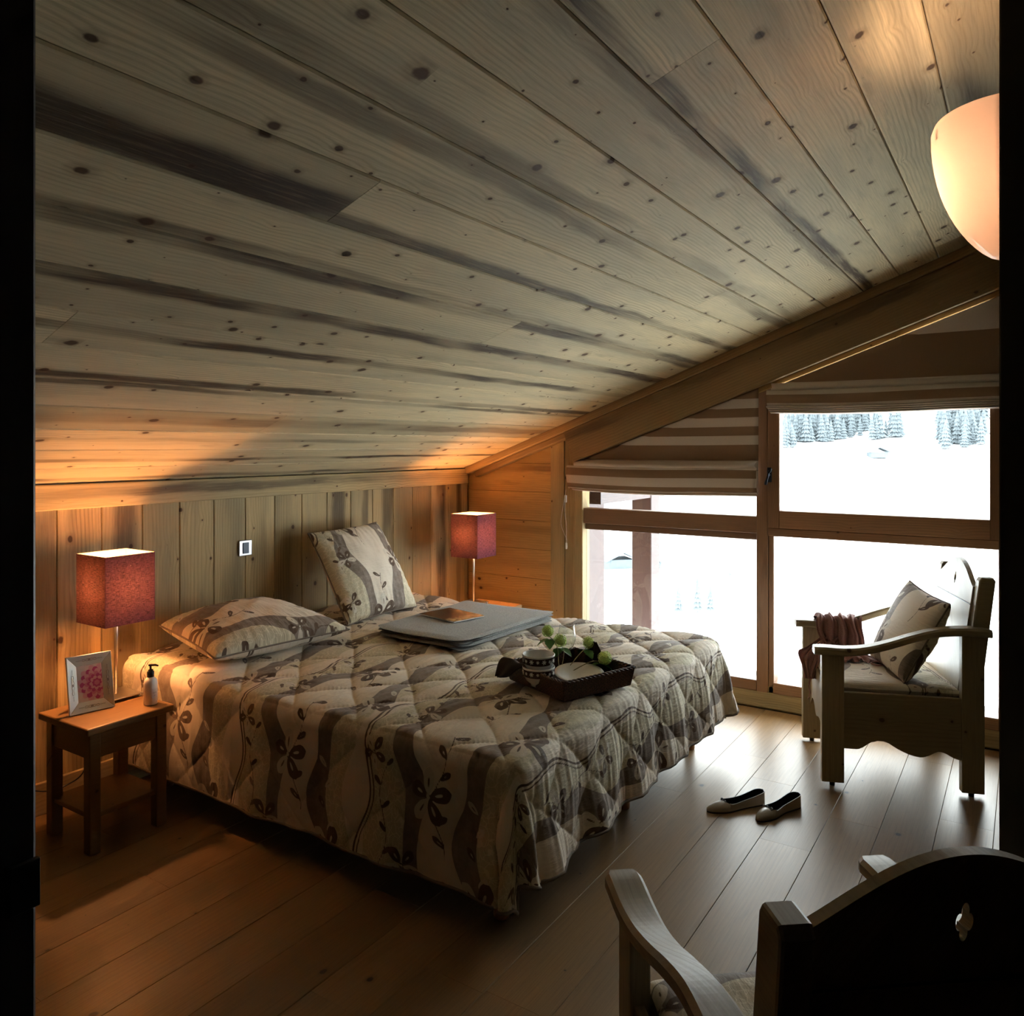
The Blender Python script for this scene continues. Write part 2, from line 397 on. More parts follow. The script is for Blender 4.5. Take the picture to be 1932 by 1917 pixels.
# ceiling
nrm=math.hypot(1,.37); ty=Vector((0,1,-.37))/nrm
cb=bmesh.new()
def slab(bm,x0,x1,y0,y1,zf,t0,t1):
    vs=[bm.verts.new((x,y,zf(y)+t)) for x in (x0,x1) for y in (y0,y1) for t in (t0,t1)]
    for f in [(0,1,3,2),(4,6,7,5),(0,4,5,1),(2,3,7,6),(0,2,6,4),(1,5,7,3)]: bm.faces.new([vs[i] for i in f])
slab(cb,X0-.15,XG+.12,YR-.1,YH+.15,ceilz,.0215,.16)
ceiling=ST(obj('ceiling',cb,M['beam']))
ce=[-1.25,-1.02,-.81,-.60,-.40,-.19,.015,.22,.402,.595,.778,.975,1.168,1.355,1.551,1.753,1.96,2.153,2.354,2.56,2.768,2.97,3.18,3.39,3.60]
# stain (amount, centre across from the low-y edge in m, half width), lightness
stn={.015:(.7,.10,.09,.75),.22:(.25,.06,.02,1.0),.402:(.1,.1,.02,1.06),.595:(.95,.165,.022,1.03),.778:(.55,.012,.03,.98),.975:(.5,.17,.03,.98),1.168:(.55,.04,.03,1.02),
 1.355:(.8,.10,.035,.80),1.551:(.85,.20,.03,1.0),1.753:(.9,.02,.028,.88),1.96:(.95,.03,.035,.92),2.153:(.95,.09,.025,1.02),2.354:(.9,.185,.025,1.02),2.56:(.8,.02,.015,1.0),
 2.768:(.6,.1,.05,.75),2.97:(.5,.1,.02,.95),3.18:(.95,.13,.016,.95),3.39:(.95,.15,.02,.9)}
cuts={.595:[1.787],1.355:[1.47],1.168:[3.63],2.153:[1.147],.975:[],-.19:[1.2],1.753:[2.75],2.768:[2.4],.22:[4.55]}
for a,b in zip(ce,ce[1:]):
    xs=[X0-.1]+cuts.get(a,[])+[XG-.02]
    s=stn.get(a,(.3,.1,.02,1.0))
    for k,(p,q) in enumerate(zip(xs,xs[1:])):
        W=(b-a)*nrm-.0024
        am,ce_,wd,to=s
        if a==1.355: am,ce_,wd,to=((1.,.15,.075,.82) if k==0 else (.85,.185,.03,1.05))
        # local y runs towards lower y on the visible (lower) face: x cross y must point down
        oy=b-.0012/nrm
        plank('plank',(p+.0008,oy,ceilz(oy)+.02),(1,0,0),-ty,q-p-.0016,W,.02,M['ceiling'],ceiling,.0045,(am,(W-ce_)*2,wd*4,to))
# headboard wall
wl=ST(box('wall_left',X0-.15,XG+.1,YH+.02,YH+.2,-.1,1.6,M['beam']))
x=1.829-.2015*7; k=0
rs=random.Random(3)
while x<4.894:
    x1=min(x+.2015,4.895)
    st=rs.choice([0,0,.35,.7,.9]); 
    if k in (7,8): st=(.55,.75)[k-7]
    if k==16: st=.8
    if k in (12,13): st=.5
    plank('plank',(x1-.001,YH+.02,.12),(0,0,1),(-1,0,0),1.30,x1-x-.002,.02,M['wallwood'],wl,.004,(st,rs.uniform(.08,.32),rs.uniform(.1,.3),rs.uniform(.9,1.08)))
    x=x1; k+=1
bb=tag(box('baseboard_left',X0,XG-.02,YH-.016,YH+.0,0,.14,M['wallwood'],None,.003),kind='structure')
t=plank('trim_1',(X0,3.6,1.322),(1,0,0),(0,0,1),4.87-X0-.03,.112,.045,M['wallwood'],None,.004,(.8,.14,.08,.85)); 
t.matrix_basis=Matrix(((1,0,0,X0),(0,0,-1,3.6),(0,1,0,1.322),(0,0,0,1))); ST(t)
# gable wall (around the window opening)
GW=bmesh.new()
bx(GW,XG,XG+.06,2.66,YH+.2,-.1,1.85)
bx(GW,XG,XG+.06,YR,.065,-.1,3.3)
bx(GW,XG,XG+.06,0,2.7,-.1,.10)
wr=ST(obj('wall_right',GW,M['orangewood']))
gz=[.13,.222,.43,.64,.853,1.06,1.272,1.478,1.72]
for a,b in zip(gz,gz[1:]):
    plank('plank',(XG,YH-.0,a+.001),(0,-1,0),(0,0,1),YH-2.87,b-a-.002,.02,M['orangewood'],wr,.002,(random.choice([0,.3,.7]),random.uniform(.05,.35),.1,random.uniform(.9,1.1)))
# (boards face -x : x cross y)
ST(plank('trim_2',(XG+.01,2.760,.0),(0,0,1),(0,1,0),1.66,.115,.03,M['wallwood'],None,.002,(.4,.3,.15,.9)))
ST(plank('trim_3',(XG+.01,2.664,.0),(0,0,1),(0,1,0),1.66,.095,.022,M['wallwood'],None,.002,(.3,.1,.1,.9)))
# slanted moulding under the ceiling and the big gable beam
ay=Vector((0,-1,.37))/nrm
def slant(name,y0,y1,zoff,h,x0,x1,m,col):
    L=(y0-y1)*nrm; az=Vector((-1,0,0)); up=az.cross(ay)
    # local x along slope, local z towards room
    y=Vector(az).cross(ay)
    if y.z<0: y=-y
    o=plank(name,(x1,y0,ceilz(y0)-zoff-h),ay,(0,0,1),L,h/nrm,x1-x0,m,None,.004,col)
    sx=ay; 
    up=Vector((0,.37,1))/nrm; mt=Matrix((sx,up,sx.cross(up))).transposed().to_4x4(); mt.translation=Vector((x1,y0,ceilz(y0)))-up*(zoff+h)/nrm; o.matrix_basis=mt
    return ST(o)
slant('trim_4',3.56,-1.2,.0,.055,4.80,4.93,M['beam'],(.3,.1,.06,1))
slant('trim_5',3.52,2.70,.055,.045,4.84,4.91,M['beam'],(.3,.05,.06,1))
bmh=slant('beam',2.735,-1.2,.055,.235,4.825,4.99,M['beam'],(.7,.36,.12,1))
bmh.name='trim_6'
slant('trim_7',2.70,-.2,.29,.035,4.87,4.96,M['orangewood'],(0,0,0,1))
# partition on the right (its face looks at the headboard) and other walls
ST(box('wall_front',1.92,XG,-.10,.0485,-.11,2.9,M['olive'],None,.003))
ST(box('wall_back',X0-.16,X0,1.02,YH+.1,-.1,2.785,M['hallwall']))
ST(box('wall_back_right',X0-.15,X0,YR,-.62,-.11,3.2,M['hallwall']))
ST(box('wall_side',-1.7,XG+.05,YR-.1,YR,-.11,3.75,M['hallwall']))
ST(box('wall_hall_end',-1.7,-1.6,YR,1.6,-.11,3.7,M['hallwall']))
ST(box('wall_hall_side',-1.7,X0-.15,1.5,1.6,-.11,3.7,M['hallwall']))
ST(box('ceiling_hall',-1.7,X0-.002,YR-.1,1.6,2.78,3.75,M['hallwall']))
# door lining on the left
dj=ST(empty('door_1',(0,0,0)))
box('door_lining',X0-.17,X0+.012,.953,1.03,0,2.75,M['doorblack'],dj,.004)
box('door_casing',X0-.18,X0+.0,.985,1.10,0,2.76,M['darkpaint'],dj,.012,3)
box('door_stop',X0-.09,X0-.05,.935,.958,0,2.74,M['darkpaint'],dj,.004,2)
box('strike_plate',X0-.02,X0+.013,.947,.954,1.075,1.13,M['black'],dj,.001)
# ------------------------------------------------------------------ window frames
def framebox(name,y0,y1,z0,z1,x0,x1,parent,vert=None,m='windowwood',col=(0,0,0,1)):
    """frame member, local x along its long side"""
    L1,L2=y1-y0,z1-z0
    if L2>L1: o=plank(name,(x1,y1,z0),(0,0,1),(0,-1,0),L2,L1,x1-x0,M[m],parent,.004,col)
    else: o=plank(name,(x1,y1,z0),(0,-1,0),(0,0,1),L1,L2,x1-x0,M[m],parent,.004,col)
    return o
# plank's local z = x cross y ; vertical: (0,0,1)x(0,-1,0) = (1,0,0) -> flip by building from the other side
def fr(name,y0,y1,z0,z1,x0,x1,parent,m='windowwood',col=(0,0,0,1)):
    if (z1-z0)>(y1-y0): return plank(name,(x1,y0,z0),(0,0,1),(0,1,0),z1-z0,y1-y0,x1-x0,M[m],parent,.004,col)
    return plank(name,(x1,y1,z0),(0,-1,0),(0,0,1),y1-y0,z1-z0,x1-x0,M[m],parent,.004,col)
w1=ST(empty('window_1',(4.95,2.0,.17)))
w2=ST(empty('window_2',(4.95,.7,.17)))
def wpar(o,p):
    o.parent=p; o.matrix_parent_inverse=Matrix.Translation(-Vector(p.location)); return o
def wf(name,*a,p=None,**k):
    return wpar(fr(name,*a,None,**k),p)
wf('frame_stile',2.60,2.665,.10,1.60,4.885,4.99,p=w1,col=(0,0,0,.95),m='wallwood')
wf('frame_stile',1.395,1.40,.165,1.95,4.93,4.98,p=w1)
wf('frame_mullion',1.325,1.395,.10,2.08,4.885,4.99,p=w1,col=(0,0,0,1.15))
wf('frame_rail',1.395,2.615,1.066,1.172,4.90,4.985,p=w1,col=(0,0,0,.8))
wf('frame_rail',1.395,2.60,1.022,1.064,4.93,4.975,p=w1,col=(0,0,0,.8))
wf('frame_sill',1.395,2.60,.10,.165,4.885,4.99,p=w1,col=(0,0,0,1.1))
wf('frame_mullion',1.292,1.324,.10,1.055,4.895,4.99,p=w2,col=(0,0,0,1.2))
wf('frame_rail',.127,1.324,1.055,1.106,4.89,4.99,p=w2,col=(0,0,0,1.15))
wf('frame_sill',.127,1.292,.10,.165,4.885,4.99,p=w2,col=(0,0,0,1.1))
wf('frame_stile',.06,.127,.10,2.6,4.885,4.99,p=w2,col=(0,0,0,1.1))
# opening sash
wf('sash_stile',1.252,1.322,1.108,2.1,4.872,4.95,p=w2,col=(0,0,0,1.1))
wf('sash_stile',.115,.166,1.108,2.4,4.872,4.95,p=w2,col=(0,0,0,1.0))
wf('sash_rail',.166,1.252,1.108,1.213,4.872,4.95,p=w2,col=(0,0,0,1.25))
for (p,y0,y1,z0,z1) in ((w1,1.398,2.60,.165,1.024),(w1,1.398,2.60,1.170,1.95),(w2,.127,1.292,.165,1.056),(w2,.165,1.253,1.212,2.45)):
    wpar(box('glass_pane',4.945,4.95,y0,y1,z0,z1,M['glass']),p)
# espagnolette handle
hb=bmesh.new(); bx(hb,4.862,4.872,1.297,1.323,1.385,1.475,.003,2)
tube(hb,[(4.866,1.31,1.43),(4.84,1.31,1.43)],.008); tube(hb,spline([(4.842,1.312,1.455),(4.836,1.309,1.43),(4.84,1.318,1.40),(4.846,1.328,1.372)],4),[.006]*5+[.007]*4+[.009]*4)
tube(hb,spline([(4.842,1.309,1.44),(4.84,1.298,1.452),(4.842,1.292,1.466)],3),.005)
wpar(tag(obj('handle',hb,M['iron'],None,True),'dark iron window handle'),w2)
# skirting under the window
ST(plank('baseboard_right',(XG-.005,2.64,0),(0,-1,0),(0,0,1),2.64-.06,.142,.03,M['wallwood'],None,.004,(.2,.1,.06,.9)))
# threshold ledge and balcony outside
# ------------------------------------------------------------------ roman blinds
def blind(name,y0,y1,ztop,rows,folds,label,xf=4.868):
    r=empty(name,(xf,(y0+y1)/2,rows[-1][0]),0,label,'blind')
    ox,oy,oz=r.location
    # flat cloth above the folds, sloping top edge
    N=40; ys=np.linspace(y0,y1,N)
    zt=ztop(ys)
    V=[];F=[];mi=[]
    bounds=[9.]+[q[0] for q in rows]
    zb=[]
    cols=[]
    for k in range(len(rows)):
        zb.append((bounds[k],bounds[k+1],rows[k][1],rows[k][2] if len(rows[k])>2 else 0.))
    bm=bmesh.new()
    for (za,zc,mat,bul) in zb:
        M_=5; grid=[]
        for j in range(M_+1):
            row=[]
            for i,y in enumerate(ys):
                top=min(za,zt[i]); bot=min(zc,zt[i])
                f=j/M_; z=top+(bot-top)*f
                s=(y-y0)/(y1-y0)
                sag=.010*math.sin(PI*s)*(1 if z<zt[i]-.02 else 0)
                xx=xf+.004*math.sin(9*y+3*z)*min(1,(zt[i]-z)*8)-(bul*(math.sin(PI*f*.5)**.8) if bul>0 else 0)
                row.append(bm.verts.new((xx-ox,y-oy,z-sag*.4-oz)))
            grid.append(row)
        for j in range(M_):
            for i in range(N-1):
                vs=(grid[j][i],grid[j][i+1],grid[j+1][i+1],grid[j+1][i])
                if (vs[0].co-vs[3].co).length<1e-5 and (vs[1].co-vs[2].co).length<1e-5: continue
                f=bm.faces.new(vs); f.material_index=mat
    bmesh.ops.remove_doubles(bm,verts=bm.verts,dist=1e-5)
    o=obj('blind_cloth',bm,[M['blindlight'],M['blinddark']],r,True)
    sm=o.modifiers.new('t','SOLIDIFY'); sm.thickness=.002
    # stacked pleats
    for (z0,z1,xa,xb,mat) in folds:
        bm=bmesh.new(); pr=[]
        for k in range(13):
            a=-PI/2+PI*2*k/12*.5+0
            pr.append((xa+(xb-xa)*math.sin(PI*k/12),z1+(z0-z1)*k/12))
        G=[]
        for i in range(25):
            y=y0+(y1-y0)*i/24; s=i/24
            sg=.008*math.sin(PI*s)+.002*math.sin(17*y)
            wdt=.006*(z1<rows[-1][0]+.02)
            G.append([bm.verts.new((x-ox-.002*math.sin(11*y+z0*40),y-oy+(.012*math.sin(PI*k/12) if i in(0,) else 0)-(.012*math.sin(PI*k/12) if i==24 else 0),z-sg-oz)) for k,(x,z) in enumerate(pr)])
        for a,b in zip(G,G[1:]):
            for k in range(12): bm.faces.new((a[k],b[k],b[k+1],a[k+1]))
        q=obj('pleat',bm,M['blindlight' if mat==0 else 'blinddark'],r,True)
        sm=q.modifiers.new('t','SOLIDIFY'); sm.thickness=.0025
    return r
def beambot(y): return ceilz(y)-.29
rows1=[(2.0,0),(1.896,1),(1.838,0),(1.783,1),(1.726,0),(1.670,1),(1.613,0),(1.515,1),(1.31,0)]  # widest brown row also paints in the shading of the front tuck
blind('roman_blind',1.376,2.645,lambda y:beambot(y)-.004,rows1,[(1.452,1.515,4.860,4.815,0)],'beige and brown striped roman blind over the left window, its hem low',4.868)
b1=bpy.data.objects['roman_blind']
def band(parent,y0,y1,segs,x,bul,ns=30):
    """lower bulging fold, striped"""
    ox,oy,oz=parent.location
    bm=bmesh.new(); zt=segs[0][0]; zb=segs[-1][1]
    rowsz=[]
    for (a,b,mt) in segs:
        for k in range(4): rowsz.append((a+(b-a)*k/4,mt))
    rowsz.append((zb,mt))
    G=[]
    for z,mt in rowsz:
        f=(zt-z)/(zt-zb); xx=x-bul*math.sin(PI*min(1,f*.9+.1))**.6
        r=[]
        for i in range(ns+1):
            s=i/ns; y=y0+(y1-y0)*s; e=min(s,1-s)
            r.append(bm.verts.new((xx+.006*math.exp(-e*30)*f+.0025*math.sin(13*y+5*f)-ox,y-oy,z-.010*math.sin(PI*s)*(.3+.7*f)+.003*math.sin(5*y)-oz)))
        G.append(r)
    for j,(a,b) in enumerate(zip(G,G[1:])):
        for i in range(ns):
            f=bm.faces.new((a[i],a[i+1],b[i+1],b[i])); f.material_index=rowsz[j][1]
    q=obj('fold',bm,[M['blindlight'],M['blinddark']],parent,True)
    sm=q.modifiers.new('t','SOLIDIFY'); sm.thickness=.0025
band(b1,1.376,2.69,[(1.470,1.455,0),(1.455,1.404,1),(1.404,1.348,0),(1.348,1.312,1)],4.84,.03)
for k in range(3):
    band(b1,1.378+.003*k,2.685-.012*k,[(1.322-.006*k,1.306-.006*k,k%2==1)],4.85+.006*k,.022)
rows2=[(2.222,0),(1.985,1),(1.80,0)]
blind('roman_blind',.10,1.30,lambda y:beambot(y)-.038,rows2,[(1.925,1.985,4.862,4.835,0)],'beige and brown striped roman blind over the right window, mostly raised',4.862)
b2=[o for o in bpy.data.objects if o.name.startswith('roman_blind') and o is not b1][0]
band(b2,.10,1.315,[(1.94,1.912,0),(1.912,1.863,1),(1.863,1.838,0)],4.84,.03)
for k in range(4):
    band(b2,.10,1.318-.006*k,[(1.846-.011*k,1.834-.011*k,0)],4.845+.006*k,.03)
# blind cords at the post
cb_=bmesh.new()
tube(cb_,spline([(4.83,2.70,1.30),(4.835,2.715,1.24),(4.83,2.735,1.12),(4.83,2.74,1.06),(4.832,2.72,1.0),(4.835,2.70,.96),(4.835,2.70,.93)],6),.0016,5)
tube(cb_,spline([(4.832,2.705,1.27),(4.835,2.712,1.15),(4.836,2.700,1.05),(4.836,2.702,.95)],6),.0016,5)
cord=tag(obj('pull_cord',cb_,M['cordwhite'],None,True),'thin white looped blind pull cord hanging on the wooden post','cord')
tb=bmesh.new(); lathe(tb,[(0,.93),(.006,.928),(.008,.90),(.006,.885),(0,.883)],12,4.835,2.701); obj('cord_weight',tb,M['cordwhite'],cord,True)
tb=bmesh.new(); bx(tb,4.83,4.842,2.698,2.715,1.21,1.262,.004,2); obj('cord_lock',tb,M['cordwhite'],cord,True)
# ------------------------------------------------------------------ wall sconce
sc_=empty('wall_sconce',(2.22,.0485,2.046),0,'glowing half-bowl glass wall lamp at the right edge near the ceiling','wall lamp')
bm=bmesh.new(); N=40; MR=14
prof=[]
for k in range(MR+1):
    t=k/MR; prof.append((math.sin(t*PI/2)**.62, .33*(1-math.cos(t*PI/2))**.95))
prof=[(0.02+.98*(math.sin(t*PI/2)**.9),.345*(t**1.35)) for t in [k/MR for k in range(MR+1)]]
prof.append((.965,.362)); prof.append((.90,.368))
rr=[]
for r,z in prof:
    rr.append([bm.verts.new((.19*r*math.cos(PI*i/N),.150*r*math.sin(PI*i/N)*1.0+.002,z*.91+ (.02*r*math.sin(PI*i/N) if 0 else 0))) for i in range(N+1)])
for a,b in zip(rr,rr[1:]):
    for i in range(N): bm.faces.new((a[i],a[i+1],b[i+1],b[i]))
bs=NB('opal glass bowl'); 
d_=bs.n('ShaderNodeBsdfDiffuse'); t_=bs.n('ShaderNodeBsdfTranslucent'); d_.inputs[0].default_value=(.50,.46,.41,1); t_.inputs[0].default_value=(.36,.31,.28,1)
gl_=bs.n('ShaderNodeBsdfGlossy'); gl_.inputs['Roughness'].default_value=.1
a_=bs.n('ShaderNodeAddShader'); bs.l(d_.outputs[0],a_.inputs[0]); bs.l(t_.outputs[0],a_.inputs[1])
mx_=bs.n('ShaderNodeMixShader'); mx_.inputs[0].default_value=.06; bs.l(a_.outputs[0],mx_.inputs[1]); bs.l(gl_.outputs[0],mx_.inputs[2]); bs.l(mx_.outputs[0],bs.out.inputs[0])
o=obj('glass_bowl',bm,bs.m,sc_,True); sm=o.modifiers.new('t','SOLIDIFY'); sm.thickness=.004
bm=bmesh.new(); tube(bm,[(-.085,.118,.29),(-.087,.131,.29)],.005,16); obj('fixing_screw',bm,M['black'],sc_)
box('wall_plate',-.06,.06,0,.02,.10,.30,M['white'],sc_,.004)
def bulb(name,parent,loc,r,power,mat=None):
    bm=bmesh.new(); bmesh.ops.create_uvsphere(bm,u_segments=16,v_segments=10,radius=r)
    for v in bm.verts: v.co.z*=1.2
    area=4*PI*r*r*1.1
    o=obj(name,bm,emis('bulb glow',WARM if parent.name.startswith('table') else (1,.66,.43),power/(area*PI)),parent,True); o.location=loc; return o
bulb('bulb',sc_,(0,.07,.22),.022,SCONCE_W)
# ------------------------------------------------------------------ bedside tables
def nightstand(x,y,label,rz=0):
    r=empty('nightstand',(x,y,0),rz,label,'nightstand','pair of wooden bedside tables')
    W=.187; L=.165; T=.024
    def lg(sx,sy):
        bm=bmesh.new(); h=.472
        x0=sx*L; y0=sy*L
        vs=[]
        bx(bm,min(x0,x0-sx*.046),max(x0,x0-sx*.046),min(y0,y0-sy*.046),max(y0,y0-sy*.046),0,h,.004,2)
        o=obj('leg',bm,M['tablewood'],r)
        o.color=(0,0,0,.95)
        # grain along z: rotate mesh frame
        return o
    for s in ((1,1),(1,-1),(-1,1),(-1,-1)): lg(*s)
    o=box('table_top',-W,W,-W,W,.475,.505,M['tablewood'],r,.007,3)
    for i,(x0,x1,y0,y1) in enumerate(((-L+.046,L-.046,-L+.006,-L+.022),(-L+.046,L-.046,L-.022,L-.006),(-L+.006,-L+.022,-L+.046,L-.046),(L-.022,L-.006,-L+.046,L-.046))):
        box('apron',x0,x1,y0,y1,.372,.474,M['tablewood'],r,.002)
    box('shelf',-L+.01,L-.01,-L+.01,L-.01,.135,.155,M['tablewood'],r,.003)
    return r
nightstand(1.845,3.228,'left wooden nightstand holding a picture frame, pump bottle and lit lamp')
nightstand(4.455,3.13,'right wooden nightstand in the corner beyond the bed')
for o in bpy.data.objects:
    if o.color[3]==1.0 and o.color[0]==1.0: o.color=(0,0,0,1)
# ------------------------------------------------------------------ bedside lamps
def lamp(x,y,label,cordpts):
    r=empty('table_lamp',(x,y,.505),0,label,'lamp','pair of square-shaded bedside lamps')
    bm=bmesh.new(); bx(bm,-.078,.078,-.078,.078,.012,.017,.002,2)
    obj('base',bm,M['steel'],r)
    for sx in(-1,1):
        for sy in (-1,1):
            bm=bmesh.new(); lathe(bm,[(0,0),(.006,0),(.006,.012),(0,.012)],10,sx*.066,sy*.066); obj('foot',bm,M['white'],r,True)
    bm=bmesh.new(); lathe(bm,[(0,.017),(.0075,.017),(.0075,.52),(0,.52)],16); obj('pole',bm,M['steel'],r,True)
    bm=bmesh.new(); lathe(bm,[(0,.40),(.016,.40),(.017,.45),(.013,.455),(0,.455)],16); obj('lamp_socket',bm,M['white'],r,True)
    h=.1125; z0,z1=.335,.632
    bm=bmesh.new()
    # outer linen skin and inner liner, open top and bottom
    def ring(hh,z): return [bm.verts.new((sx*hh,sy*hh,z)) for sx,sy in ((-1,-1),(1,-1),(1,1),(-1,1))]
    A=ring(h,z0);B=ring(h,z1);Ai=ring(h-.002,z0);Bi=ring(h-.002,z1)
    for i in range(4):
        j=(i+1)%4
        bm.faces.new((A[i],A[j],B[j],B[i])); f=bm.faces.new((Ai[j],Ai[i],Bi[i],Bi[j])); f.material_index=1
        bm.faces.new((B[i],B[j],Bi[j],Bi[i])); bm.faces.new((A[j],A[i],Ai[i],Ai[j]))
    me=bpy.data.meshes.new('lamp_shade'); bm.to_mesh(me); bm.free()
    s=link('lamp_shade',me,r,[M['shade'],M['liner']])
    bm=bmesh.new()
    for a in (0,PI/2): tube(bm,[(h*math.cos(a)*-1,h*math.sin(a)*-1,z0+.25),(h*math.cos(a),h*math.sin(a),z0+.25)],.0015,6)
    obj('shade_spider',bm,M['steel'],r)
    bulb('bulb',r,(0,0,.49),.024,LAMP_W)
    if cordpts:
        bm=bmesh.new(); tube(bm,spline([(a-x,b-y,c-.505) for a,b,c in cordpts],8),.003,6); obj('cord',bm,M['black'],r,True)
    return r
lamp(1.945,3.335,'lit table lamp with aubergine square shade on the left nightstand',
     [(1.90,3.42,.50),(1.86,3.46,.40),(1.90,3.50,.18),(1.83,3.52,.12),(1.72,3.53,.13),(1.64,3.55,.20),(1.60,3.56,.33)])
lamp(4.455,3.225,'lit table lamp with aubergine square shade in the far corner behind the bed',[(4.40,3.33,.51),(4.36,3.36,.45),(4.4,3.5,.2),(4.5,3.55,.1)])
# ------------------------------------------------------------------ light switch
s=empty('light_switch',(2.83,YH,1.045),0,'square silver light switch with a dark rocker on the board wall','light switch')
box('switch_frame',-.043,.043,-.010,0,-.043,.043,M['silver'],s,.004,2)
box('switch_rocker',-.020,.020,-.014,-.009,-.030,.030,M['iron'],s,.002,2)
